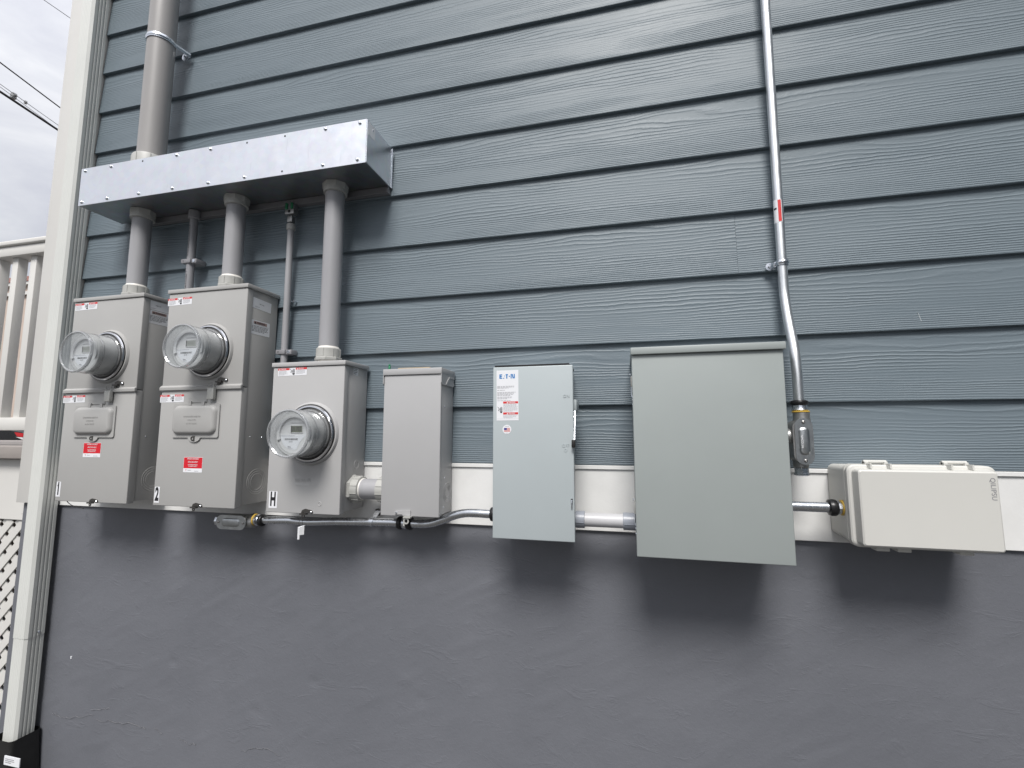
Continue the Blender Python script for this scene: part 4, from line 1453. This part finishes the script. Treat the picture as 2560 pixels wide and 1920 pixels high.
def strap(label, x, c, z, r, ear_x, mat, w=.019, twohole=False, rib=True, name='pipe_strap'):
    """one-hole strap bent round a pipe that stands c out from the wall, ear at ear_x"""
    t = thing(name, label, 'strap', (x, -.002, z))
    s_ = 1 if ear_x > x else -1
    pts = []
    for an in range(200, -15, -8):
        a = R(an)
        pts.append((x - s_ * -(r + .0015) * math.cos(a), -c - (r + .0015) * math.sin(a)))
    pts = [(x + s_ * (r + .0015) * math.cos(R(an)), -c - (r + .0015) * math.sin(R(an))) for an in range(200, -25, -8)]
    pts += [(x + s_ * (r + .006), -.020), (x + s_ * (r + .010), -.0075), (ear_x - s_ * .006, -.0045), (ear_x + s_ * .002, -.0045)]
    b = BM()
    prev = None
    prof = [(-w / 2, 0), (-w / 4, 0), (-w / 8, .0018), (w / 8, .0018), (w / 4, 0), (w / 2, 0)]
    P = [Vector((a, b_, 0)) for a, b_ in pts]
    for i, p in enumerate(P):
        d = (P[min(i + 1, len(P) - 1)] - P[max(i - 1, 0)]).normalized()
        n_ = Vector((d.y, -d.x, 0)) * s_
        k = 0 if i > len(P) - 3 else 1
        ring = [b.verts.new(p + n_ * (h * k + .0014) + Vector((0, 0, z + e))) for e, h in prof] + [b.verts.new(p + Vector((0, 0, z + e))) for e, h in reversed(prof)]
        if prev:
            for q_ in range(12):
                b.faces.new((prev[q_], prev[(q_ + 1) % 12], ring[(q_ + 1) % 12], ring[q_]))
        else:
            b.faces.new(ring)
        prev = ring
    b.faces.new(prev)
    part('band', b, mat, t, 50)
    part('washer', lathe((ear_x, -.0066, z), (0, -1, 0), [(.0165 * w / .0165 if w > .015 else .0105, 0), (.0165 if w > .015 else .0105, .0014), (.005, .0018)], 20), M['zinc'], t)
    part('screw', lathe((ear_x, -.0080, z), (0, -1, 0), [(.0055, 0), (.0055, .0035), (.004, .0048), (0, .005)], 6), M['zinc'], t, 30)
    return t


zz = at(395, 97, .10).z
strap('bright zinc strap holding the large riser pipe to the siding', -1.679, .080, zz, .0445, at(466, 127, .006).x, M['zinc'], .0165)


def clamp(label, x, c, z, r):
    """grey plastic conduit clamp with a screw boss"""
    t = thing('conduit_clamp', label, 'clamp', (x, -.004, z), 'grey plastic clamps on thin conduit')
    b = box(x - r - .012, x + r + .002, -c - r - .004, -.002, z - .0075, z + .0075, .0015)
    part('block', b, M['pvc_mid'], t)
    part('boss', box(x + r + .0025, x + r + .024, -c - r + .001, -.002, z - .0085, z + .0075, .0015), M['pvc_mid'], t)
    part('screw', lathe((x + r + .012, -c - r + .001, z), (0, -1, 0), [(.0058, 0), (.0058, .001), (.0034, .0012), (.003, .0004), (0, .0004)], 14), M['zinc'], t)
    part('hole', lathe((x - r - .002, -c - r - .004, z), (0, -1, 0), [(.0022, 0), (.0022, .0002), (0, .0002)], 10), M['dark'], t)
    return t


M['pvc_mid'] = material('pvc_mid_grey', (0.25, 0.25, 0.265), 0.45, var=0.05, vscale=20)
x, c = -1.518, .030
t = thing('thin_conduit', 'thin dark grey printed conduit between the enclosures marked 1 and 2', 'conduit', (x, -c, 1.6))
part('pipe', cyl((x, -c, 1.10), (x, -c, gz0 - .003), .01335, 24), M['pvc_mid'], t)
part('coupling', lathe((x, -c, gz0 - .0015), (0, 0, -1), [(.019, 0), (.019, .028), (.0165, .030), (.0135, .030)], 24), M['pvc_mid'], t, 30)


def print_on_pipe(parent, x, c, r, ang, s, z, size, mat, width=.9):
    """lettering running up a pipe, wrapped on its surface"""
    d = Vector((math.cos(R(ang)), math.sin(R(ang)), 0))
    f = F(Vector((x, -c, z)) + d * (r + .0003), (0, 0, 1), d.cross(Vector((0, 0, 1))) * -1)
    if f.n.dot(d) < 0:
        f = F(f.o, (0, 0, 1), f.v * -1)
    return text(f, s, 0, 0, size, 0, mat, 'lettering', parent, width=width)


print_on_pipe(t, x, c, .01335, -95, 'Tube & Conduit - 1', at(478, 722, .043).z, .0095, M['ink'])
print_on_pipe(t, x, c, .01335, -95, 'PVC RIGID NONMETALLIC CONDUIT SCH 40', at(476, 640, .043).z, .0095, M['ink'], .62)
clamp('plastic clamp on the conduit between the enclosures marked 1 and 2', x, c, at(470, 652, .045).z, .01335)

x, c = -1.107, .022
t = thing('ground_conduit', 'thin grey grounding conduit left of the longest PVC pipe, with a bonding bar on top', 'conduit', (x, -c, 1.4))
ztop = at(731, 562, .022).z
part('pipe', cyl((x, -c, 1.06), (x, -c, ztop), .0107, 24), M['pvc'], t)
part('end_nut', lathe((x, -c, ztop - .020), (0, 0, 1), [(.0125, 0), (.0145, .003), (.0145, .018), (.0125, .022)], 12), M['hub'], t, 30)
part('ground_wire', cyl((x, -c, ztop), (x, -c, gz0 - .01), .0035, 10), M['cast'], t)
zt0, zt1 = at(731, 543, .03).z, at(731, 527, .03).z
part('neck_lug', box(x - .0095, x + .0095, -c - .010, -c + .008, zt0 - .016, zt0 + .004, .001), M['cast'], t)
part('upper_lug', box(x - .0175, x + .0175, -c - .013, -c + .010, zt1 - .012, zt1 + .006, .0015), M['cast'], t)
part('lug_hole', lathe((x, -c - .0132, zt1 - .003), (0, -1, 0), [(.0055, 0), (.0055, .0003), (0, .0003)], 14), M['dark'], t)
bz0, bz1 = zt1 + .0065, min(gz0 - .0225, at(731, 497, .03).z)
part('bonding_bar', box(x - .018, x + .018, -c - .012, -c + .010, bz0, bz1, .0015), M['green_dark'] if 'green_dark' in M else M['pvc_dark'], t)
nrow = 4
for i in range(nrow):
    for sx_ in (-1, 1):
        zq = bz0 + (bz1 - bz0) * (i + .5) / nrow
        part('terminal_screw', lathe((x + sx_ * .0105, -c - .012, zq), (0, -1, 0), [(.0046, 0), (.0046, .004), (.003, .0048), (.0026, .003), (0, .003)], 10), M['green'], t)
clamp('plastic clamp on the grounding conduit just above the H enclosure', x, c, at(712, 880, .03).z, .0107)
for i, (px_, py_) in enumerate(((731, 755), (742, 755.5))):
    p = at(px_, py_, 0)
    tag(part('wall_screw', lathe((p.x, .001, p.z), (-.25, -1, .1), [(.0028, 0), (.0028, .012), (.0048, .0135), (.0035, .016), (0, .0165)], 10), M['zinc']),
        ('left' if i == 0 else 'right') + ' one of two loose screws in the siding beside the grounding conduit', 'screw', 'loose screws in the siding')


def ring_x(p, prof, mat, name, t, seg=28, dirx=1, smooth=35):
    return part(name, lathe(p, (dirx, 0, 0), prof, seg), mat, t, smooth)


# short fat nipple between H and the breaker enclosure
p = at(910, 1222, .062)
y, z = -.062, p.z
t = thing('pvc_nipple', 'short fat PVC nipple joining the H enclosure to the narrow breaker enclosure', 'pipe', (hx1 + .05, y, z))
ring_x((hx1 - .002, y, z), [(.0415, 0), (.0415, .008), (.038, .011)], M['hub'], 'flange_nut', t, 6, 1, 25)
ring_x((hx1 + .0085, y, z), [(.0375, 0), (.037, .022), (.031, .024)], M['hub'], 'sleeve', t)
ring_x((hx1 + .030, y, z), [(.0315, 0), (.0315, .004), (.0302, .006)], M['yellow_glue'] if 'yellow_glue' in M else M['glue'], 'glue_smear', t)
ring_x((hx1 + .02, y, z), [(.0302, 0), (.0302, nx0 - hx1 - .02)], M['pvc'], 'pipe', t, 40)
ring_x((nx0 - .026, y, z), [(.0302, 0), (.037, .001), (.037, .027)], M['hub'], 'sleeve', t)
for s_, X0, X1 in ((1, hx1 + .009, hx1 + .0305), (1, nx0 - .0248, nx0 + .001)):
    bm = BM()
    for k in range(10):
        a = R(36 * k + 16)
        d = Vector((0, math.cos(a), math.sin(a)))
        u = Vector((0, -math.sin(a), math.cos(a)))
        o_ = Vector((X0, y, z)) + d * .0365
        prism([o_ + u * .001, o_ - u * .001, o_ - u * .001 + d * .002, o_ + u * .001 + d * .002], (X1 - X0, 0, 0), bm)
    part('sleeve_ribs', bm, M['hub'], t, 0)

# nipple between the switch and the big cabinet
q2 = crop(1200, 1140, .1989)
p = at(*q2(1560, 808), .085)
y, z = -.085, p.z
t = thing('pvc_nipple', 'short grey PVC nipple joining the pale switch to the large cabinet', 'pipe', (-.05, y, z))
ring_x((ex1 - .015, y, z), [(.0178, 0), (.0178, cx0 - ex1 + .015)], M['pvc_pale'] if 'pvc_pale' in M else M['hub'], 'pipe', t, 32)
xa = at(*q2(1320, 800), .085).x
ring_x((ex1 - .004, y, z), [(.0218, 0), (.0218, xa - ex1 + .003), (.0206, xa - ex1 + .004), (.018, xa - ex1 + .004)], M['pvc_blue'], 'coupling', t, 32)
xb = at(*q2(1800, 830), .085).x
ring_x((xb, y, z), [(.018, 0), (.0206, .0), (.0218, .001), (.0218, cx0 - xb + .0015)], M['pvc_blue'], 'coupling', t, 32)
bm = BM()
for X0, X1 in ((ex1, xa), (xb + .002, cx0)):
    for k in range(18):
        a = R(-20 - k * 8)
        d = Vector((0, math.cos(a), math.sin(a)))
for X0, X1 in ((ex1 - .003, xa - .002), (xb + .003, cx0)):
    f = Vector((0, -math.cos(R(-12)), math.sin(R(-12))))
    o_ = Vector((X0, y, z)) + f * .0215
    u = Vector((0, f.z, -f.y))
    prism([o_ + u * .0009, o_ - u * .0009, o_ - u * .0009 + f * .0014, o_ + u * .0009 + f * .0014], (X1 - X0, 0, 0), bm)
part('coupling_rib', bm, M['pvc_blue'], t, 0)


# ------------------------------------------------------------------ EMT conduit and fittings
def gland(t, p, d, r, L=.024, mat='black'):
    """compression nut"""
    part('compression_nut', lathe(p, d, [(r + .001, 0), (r + .0065, .002), (r + .0078, L * .3), (r + .0078, L * .7), (r + .0065, L - .002), (r + .001, L)], 12, phase=R(10)), M[mat], t, 50)


def conduit_cover(t, f, L, Wd, extra_text=None):
    """oval cover plate with a pressed oval and two screws; f.u runs along it"""
    cv = part('cover', f.poly(rr(-L / 2, L / 2, -Wd / 2, Wd / 2, Wd * .48, 8), 0, .003), M['zinc_soft'], t)
    b = BM()
    prev = None
    for ins, h in ((0, .003), (.003, .0052), (.0055, .006)):
        ring = [b.verts.new(f.p(a, c_, h)) for a, c_ in rr(-L * .30 + ins, L * .30 - ins, -Wd * .30 + ins, Wd * .30 - ins, Wd * .27 - ins, 8)]
        if prev:
            for k in range(len(ring)):
                b.faces.new((prev[k], prev[(k + 1) % len(ring)], ring[(k + 1) % len(ring)], ring[k]))
        prev = ring
    b.faces.new(prev)
    part('pressed_oval', b, M['zinc_soft'], cv, 60)
    for s_ in (-1, 1):
        part('cover_screw', lathe(f.p(s_ * L * .415, 0, .003), f.n, [(.0042, 0), (.0038, .002), (.0012, .003), (0, .0022)], 12), M['steel_mid'], cv)
    if extra_text:
        text(f, extra_text, 0, -.006, .0068, .0061, M['paper_grey'], 'embossed_lettering', cv, 'CENTER', .9, 0, .0005)
    return cv


M['zinc_soft'] = material('zinc_satin', (0.50, 0.52, 0.53), 0.34, 1.0, var=0.12, vscale=60)
M['steel_mid'] = material('screw_steel', (0.35, 0.34, 0.33), 0.35, 1.0, var=0.1, vscale=60)
ER = .0117
# low run from the left conduit body to the switch
q = crop(500, 1220, .3526)
lbz = at(577, 1302, .055).z
p_l, p_r = at(542, 1302, .075), at(616, 1302, .075)
lb = thing('conduit_fitting', 'zinc oval conduit body lying level below the enclosure marked 2', 'conduit fitting', ((p_l.x + p_r.x) / 2, -.05, lbz))
xm, hl = (p_l.x + p_r.x) / 2, (p_r.x - p_l.x) / 2
b = F((xm, -.075, lbz)).poly(rr(-hl + .003, hl - .003, -.0195, .0195, .019, 8), -.038, 0)
part('body', b, M['cast'], lb, 40)
conduit_cover(lb, F((xm, -.0752, lbz)), hl * 2, .044)
xn = at(551 - 28, 1301, .06).x
part('end_cap', lathe((p_l.x + .006, -.056, lbz), (-1, 0, 0), [(.013, 0), (.013, .010), (.017, .011), (.017, .020), (.012, .0225)], 8), M['zinc'], lb, 30)
part('back_hub', cyl((xm + .022, -.038, lbz + .002), (xm + .022, -.004, lbz + .002), .016, 20), M['cast'], lb)
part('end_hub', lathe((p_r.x - .008, -.056, lbz), (1, 0, 0), [(.018, 0), (.018, .022), (.016, .024)], 24), M['cast'], lb, 30)
runp = [((430, 228), .056), ((520, 229), .056), ((620, 230), .056), ((690, 235), .056), ((760, 240), .055), ((830, 240), .054), ((900, 238), .054), ((1000, 237), .054), ((1210, 240), .054), ((1400, 245), .056), ((1500, 251), .058),
        ((1560, 254), .060), ((1640, 250), .062), ((1720, 226), .068), ((1800, 195), .074), ((1880, 178), .078), ((1960, 178), .080), ((2035, 183), .080), ((2090, 186), .080)]
pts = [at(*q(*a), c_) for a, c_ in runp]
emt = thing('emt_run', 'bright steel conduit run below the H and breaker enclosures, bending up into the pale switch', 'conduit', (-.85, -.055, pts[8].z))
k1 = 10
part('left_tube', tube(smooth_path([pts[0] - Vector((.02, 0, 0))] + pts[:k1], 5), ER, 20), M['emt'], emt, 60)
part('right_tube', tube(smooth_path(pts[k1 - 1:], 6), ER, 20), M['emt'], emt, 60)
x630 = p_r.x + .012
part('yellow_ring', lathe((x630 + .003, -.056, pts[0].z + .001), (1, 0, 0), [(.0175, 0), (.0185, .001), (.0185, .004), (.0175, .005)], 24), M['yellow'], emt)
part('connector', lathe((x630 + .008, -.056, pts[0].z), (1, 0, 0), [(.0165, 0), (.018, .002), (.018, .008), (.014, .010), (.0145, .014)], 12), M['zinc'], emt, 40)
gland(emt, (x630 + .022, -.056, pts[0].z), (1, 0, 0), ER, .016)
cA, cB = at(*q(1405, 246), .056), at(*q(1505, 251), .058)
dA = (cB - cA)
Lc = dA.length
gland(emt, cA, dA, ER, Lc * .36)
part('coupling_sleeve', lathe(cA + dA * .34, dA, [(ER + .003, 0), (ER + .0045, .002), (ER + .0045, Lc * .32 - .002), (ER + .003, Lc * .32)], 14), M['zinc'], emt, 40)
gland(emt, cA + dA * .64, dA, ER, Lc * .36)
pe = pts[-1]
gland(emt, (ex0 - .026, -.080, at(*q(2050, 184), .08).z), (1, 0, 0), ER, .020)
part('connector', cyl((ex0 - .007, -.080, at(*q(2050, 184), .08).z), (ex0 + .006, -.080, at(*q(2050, 184), .08).z), .015, 12), M['zinc'], emt)
# strap on the low run: ear above the tube
ps = at(*q(1222, 240), .054)
t = thing('pipe_strap', 'small zinc strap on the low steel conduit, left of the breaker enclosure', 'strap', (ps.x, -.01, ps.z))
part('band', lathe((ps.x - .006, -.054, ps.z), (1, 0, 0), [(ER + .0002, 0), (ER + .002, 0), (ER + .002, .012), (ER + .0002, .012)], 24, closed=True), M['zinc'], t)
pe_ = at(*q(1250, 175), .02)
part('ear', prism([(ps.x - .006, -.045, ps.z + ER - .001), (ps.x + .006, -.045, ps.z + ER - .001), (pe_.x + .010, -.006, pe_.z + .008), (pe_.x - .010, -.006, pe_.z + .008)], (0, .0018, -.001)), M['zinc'], t)
part('washer', lathe((pe_.x, -.009, pe_.z), (0, -1, 0), [(.0115, 0), (.0115, .0015), (.0055, .002)], 20), M['steel_dark'], t)
part('screw', lathe((pe_.x, -.0105, pe_.z), (0, -1, 0), [(.006, 0), (.006, .003), (.002, .0045)], 6), M['zinc'], t, 30)

# tall run at the right
cl_ = crop(1800, 400, .3616)
vp = [((1911, -40), .03), ((1911, 0), .03), ((1939, 400), .03), (cl_(425, 650), .030), (cl_(438, 860), .0305), (cl_(446, 960), .034), (cl_(462, 1080), .046), (cl_(490, 1220), .064), (cl_(512, 1340), .078), (cl_(528, 1480), .084), (cl_(535, 1640), .085), ((1995, 1020), .085)]
XE = .411
pts = []
for a, c_ in vp:
    r_ = ray(*a)
    pts.append(Vector((XE, -c_, EYE.z + r_.z * (1.34 - c_))))
pts[0].z = ZTOP + .2
emt2 = thing('emt_riser', 'tall bright steel conduit running down the siding right of the large cabinet', 'conduit', (XE, -.03, pts[-1].z))
part('tube', tube(pts[:3] + smooth_path(pts[2:], 6)[1:], ER, 22), M['emt_dull'], emt2, 60)
zg = pts[-1].z
# red and white sticker wrapped on the tube
z0_, z1_ = at(1941, 556, .04).z, at(1938, 499, .04).z


def wrap(r, a0, a1, z0, z1, mat, name, parent, skew=0.0):
    b = BM()
    n = 8
    lo, hi = [], []
    for i in range(n + 1):
        a = R(a0 + (a1 - a0) * i / n)
        sk = skew * i / n
        lo.append(b.verts.new((XE + r * math.cos(a), -.03 + r * math.sin(a), z0 + sk)))
        hi.append(b.verts.new((XE + r * math.cos(a), -.03 + r * math.sin(a), z1 + sk)))
    for i in range(n):
        b.faces.new((lo[i], lo[i + 1], hi[i + 1], hi[i]))
    return part(name, b, mat, parent, 60)


st = wrap(ER + .0004, 175, 290, z0_, z1_, M['paper'], 'sticker', emt2)
wrap(ER + .0007, 247, 282, z0_ + .002, z1_ - .002, M['danger'], 'red_stripe', st)
fine = wrap(ER + .0007, 195, 232, z0_ + .036, z0_ + .041, M['ink'], 'print_bar', st)
zz = at(1952, 658, .03).z
t = strap('small zinc strap holding the tall steel conduit to the siding', XE, .030, zz, ER, at(1924, 666, .006).x, M['zinc'], .014, name='pipe_strap')
# conduit body below it
q = crop(1970, 1000, .1205)
cvz1, cvz0 = at(*q(330, 375), .115).z, at(*q(360, 1345), .115).z
xl, xr = at(*q(155, 850), .115).x, at(*q(530, 850), .115).x
zc, L = (cvz1 + cvz0) / 2, cvz1 - cvz0
xc = (xl + xr) / 2
lb2 = thing('conduit_fitting', 'upright oval conduit body under the tall steel conduit beside the large cabinet', 'conduit fitting', (xc, -.085, cvz0))
b = F((xc, -.112, zc), (0, 0, -1), (1, 0, 0)).poly(rr(-L / 2 + .004, L / 2 - .004, -.0225, .0205, .019, 8), -.046, 0)
part('body', b, M['cast_dark'] if 'cast_dark' in M else M['cast'], lb2, 40)
conduit_cover(lb2, F((xc, -.1122, zc), (0, 0, -1), (1, 0, 0)), L, xr - xl, 'NIMCO 3/4')
part('top_hub', lathe((XE + .003, -.085, cvz1 - .012), (0, 0, 1), [(.0195, 0), (.018, .014), (.018, .026)], 24), M['cast'], lb2, 30)
part('side_hub', lathe((xc - .02, -.082, zc + .012), (-1, 0, 0), [(.020, 0), (.016, .012), (.015, xc - .02 - cx1 + .004)], 24), M['cast'], lb2, 30)
zy = cvz1 + .0142
part('yellow_ring', lathe((XE + .002, -.085, zy), (0, 0, 1), [(.018, 0), (.0192, .001), (.0192, .003), (.018, .004)], 24), M['yellow'], emt2)
part('connector', lathe((XE + .001, -.085, zy + .004), (0, 0, 1), [(.0155, 0), (.0185, .002), (.0165, .007), (.0165, .013), (.014, .014)], 12), M['zinc'], emt2, 40)
gland(emt2, (XE, -.085, zy + .0165), (0, 0, 1), ER, .014)
pb = cvz0
part('bottom_hub', lathe((xc - .002, -.088, pb + .014), (0, 0, -1), [(.0165, 0), (.0165, .020), (.015, .022)], 24), M['cast'], lb2, 30)
part('plug', lathe((xc - .001, -.088, pb - .0082), (0, 0, -1), [(.014, 0), (.015, .001), (.015, .012), (.0165, .0125), (.0165, .0175), (.012, .0195)], 8, phase=R(10)), M['zinc'], lb2, 25)

# short run to the plastic box
z = at(2030, 1267, .085).z
t = thing('emt_stub', 'short steel conduit joining the large cabinet to the plastic junction box', 'conduit', (.42, -.085, z))
part('tube', cyl((cx1 - .006, -.085, z), (jx0 - .022, -.085, z), ER, 22), M['emt'], t)
gland(t, (jx0 - .034, -.085, z), (1, 0, 0), ER, .019)
part('connector', lathe((jx0 - .016, -.085, z), (1, 0, 0), [(.0135, 0), (.016, .001), (.016, .006), (.0135, .007), (.0135, .009)], 8), M['zinc'], t, 25)
part('yellow_ring', lathe((jx0 - .0075, -.085, z), (1, 0, 0), [(.0165, 0), (.0178, .001), (.0178, .004), (.0165, .005)], 24), M['yellow'], t)
part('locknut', lathe((jx0 - .0028, -.085, z), (1, 0, 0), [(.013, 0), (.013, .0035)], 8), M['zinc'], t, 25)

# ------------------------------------------------------------------ beyond the porch: wires, street, car, neighbour
def wire(pxs, dist, r, label, sag=0.0):
    P = [EYE + ray(*a) * d_ for a, d_ in zip(pxs, dist)]
    d_ = P[1] - P[0]
    o = part('overhead_wire', tube([P[0] + d_ * k for k in (-8, -4, -1, 0, 1, 2, 5, 9)], r, 8), M['wire'])
    return tag(o, label, 'wire', 'overhead utility wires')


def ext(a, b, k0, k1):
    """stretch a pixel segment at both ends"""
    return (a[0] + (b[0] - a[0]) * k0, a[1] + (b[1] - a[1]) * k0), (a[0] + (b[0] - a[0]) * k1, a[1] + (b[1] - a[1]) * k1)


wire(ext((110, 0), (178, 47), -4.0, 2.2), (8.0, 12.4), .010, 'topmost and thinnest overhead wire in the sky')
wire(ext((0, 156), (150, 269), -1.2, 1.9), (8.0, 14.0), .022, 'single black overhead wire between the topmost wire and the cable bundle')
wire(ext((0, 210), (144, 312), -1.2, 1.9), (8.0, 14.0), .009, 'thin overhead wire running just above the thickest cable')
wire(ext((0, 217), (118, 304), -1.2, 1.9), (8.1, 14.1), .008, 'thin overhead wire that meets the thickest cable near the corner board')
wire(ext((0, 229), (142, 323), -1.2, 1.9), (8.2, 14.2), .040, 'thickest black overhead cable, lowest in the sky')
for (px_, py_), lab in (((34, 240), 'larger metal clamp on the overhead cable bundle'), ((64, 256), 'smaller metal clamp on the overhead cable bundle')):
    big_ = px_ < 50
    dist = 8.0 + (14 - 8.0) * ((px_ / 142.0 + 1.2) / 3.1)
    p = EYE + ray(px_, py_) * dist
    s_ = .13 if big_ else .07
    b = box(p.x - s_ * .5, p.x + s_ * .5, p.y - s_ * .5, p.y + s_ * .5, p.z - s_ * .8, p.z + s_ * .8, s_ * .1)
    box(p.x - s_, p.x + s_, p.y - s_ * .3, p.y + s_ * .3, p.z - s_ * .2, p.z + s_ * .25, s_ * .08, 2, b)
    tag(part('cable_clamp', b, M['cast']), lab, 'clamp', 'clamps on the overhead cables')

# parked car: rear quarter seen under the bottom rail
T = 11.0
rr_ = ray(57, 1095)
XC, YC, ZG = rr_.x * T, EYE.y + T, .28
car = thing('parked_car', 'black parked car with a red tail lamp seen below the porch railing', 'car', (XC - 2.2, YC + .9, ZG))
prof = [(0.02, .45), (-.02, .75), (0.0, .98), (-.06, 1.03), (-.55, 1.08), (-1.15, 1.47), (-2.3, 1.50), (-3.1, 1.08), (-4.2, .95), (-4.45, .70), (-4.45, .38), (-3.9, .30), (-.3, .30)]
dz = at(20, 1077, 0).z
sc_ = 1.0
b = BM()
prev = None
for yy, ins in ((0.0, .05), (.06, .0), (1.70, .0), (1.76, .05)):
    ring = [b.verts.new((XC + u * (1 - ins * .02), YC + yy, ZG + v - ins * .3 * (v > 1.1))) for u, v in prof]
    if prev:
        for k in range(len(ring)):
            b.faces.new((prev[k], prev[(k + 1) % len(ring)], ring[(k + 1) % len(ring)], ring[k]))
    else:
        b.faces.new(ring)
    prev = ring
b.faces.new(prev)
part('body', b, M['carpaint'], car, 40)
wn = prism([(XC + u, YC - .006, ZG + v) for u, v in ((-.75, 1.09), (-1.2, 1.40), (-2.25, 1.43), (-2.85, 1.10))], (0, .02, 0))
part('side_window', wn, M['carglass'], car, 0)
for wx in (-.95, -3.55):
    w_ = part('wheel', lathe((XC + wx, YC - .02, ZG + .33), (0, 1, 0), [(.20, -.01), (.22, 0), (.33, .0), (.33, .2), (.2, .2)], 28), M['rubber'], car)
    part('rim', lathe((XC + wx, YC - .035, ZG + .33), (0, 1, 0), [(.06, 0), (.19, .005), (.21, .03)], 20), M['cast'], w_)
lampf = F((XC, YC - .01, ZG))
for yy in (-.008, 1.60):
    lm = part('tail_lamp', prism([(XC - .40, YC + yy, ZG + 1.035), (XC + .01, YC + yy, ZG + 1.00), (XC + .012, YC + yy, ZG + .88), (XC - .26, YC + yy, ZG + .90)], (0, .17, 0)), M['tail'], car, 0)
part('reflector', prism([(XC - .30, YC - .012, ZG + .88), (XC + .015, YC - .012, ZG + .865), (XC + .015, YC - .012, ZG + .79), (XC - .1, YC - .012, ZG + .83)], (0, .1, 0)), M['meterface'], car, 0)
part('side_trim', prism([(XC - .35, YC - .004, ZG + .60), (XC - .9, YC - .004, ZG + .56), (XC - .9, YC - .004, ZG + .55), (XC - .35, YC - .004, ZG + .585)], (0, .02, 0)), M['cast'], car, 0)

# neighbour house across the street
T = 24.0
pr = ray(75, 720)
XN, YN = pr.x * T, EYE.y + T
nh = thing('neighbour_house', 'peach coloured house with a red roof seen through the porch balusters', 'house', (XN - 6, YN, .3))
zf = EYE.z + ray(62, 712).z * T
zf2 = EYE.z + ray(62, 735).z * T
part('wall', box(XN - 16, XN + 2.4, YN, YN + 8, .2, zf2), M['peach'], nh, 0)
part('fascia', box(XN - 16.4, XN + 2.8, YN - .35, YN + 8.3, zf - .12, zf + .1), M['rail'], nh, 0)
part('frieze', box(XN - 16.1, XN + 2.5, YN - .08, YN + 8.1, zf2 + .01, zf - .13), M['peach_dark'] if 'peach_dark' in M else M['peach'], nh, 0)
part('ledge', box(XN - 16.2, XN + 2.6, YN - .2, YN - .085, zf2 - .12, zf2 + .12), M['rail'], nh, 0)
rf = prism([(XN - 16.4, YN - .4, zf + .11), (XN - 16.4, YN + 8.4, zf + .11), (XN - 16.4, YN + 4.0, zf + 2.6)], (19.2, 0, 0))
part('roof', rf, M['roof_red'], nh, 0)
for wx in (0, 1, 2):
    a0 = EYE.x + ray(-22, 800).x * T - wx * 3.2
    z0n, z1n = EYE.z + ray(5, 852).z * T, EYE.z + ray(5, 752).z * T
    wno = part('window', box(a0 - .6, a0 + .6, YN - .06, YN - .002, z0n, z1n), M['carglass'], nh, 0)
    part('window_head', box(a0 - .75, a0 + 1.35, YN - .12, YN - .065, z1n, z1n + .18), M['rail'], wno, 0)
    part('shutter_panel', box(a0 + .66, a0 + 1.25, YN - .05, YN - .003, z0n, z1n), M['pole'], wno, 0)
    bm = BM()
    for i in range(16):
        zq = z0n + (z1n - z0n) * (i + .15) / 16
        box(a0 + .66, a0 + 1.25, YN - .10, YN - .052, zq, zq + (z1n - z0n) / 32, 0, 1, bm)
    part('shutter_slats', bm, M['rail'], wno, 0)
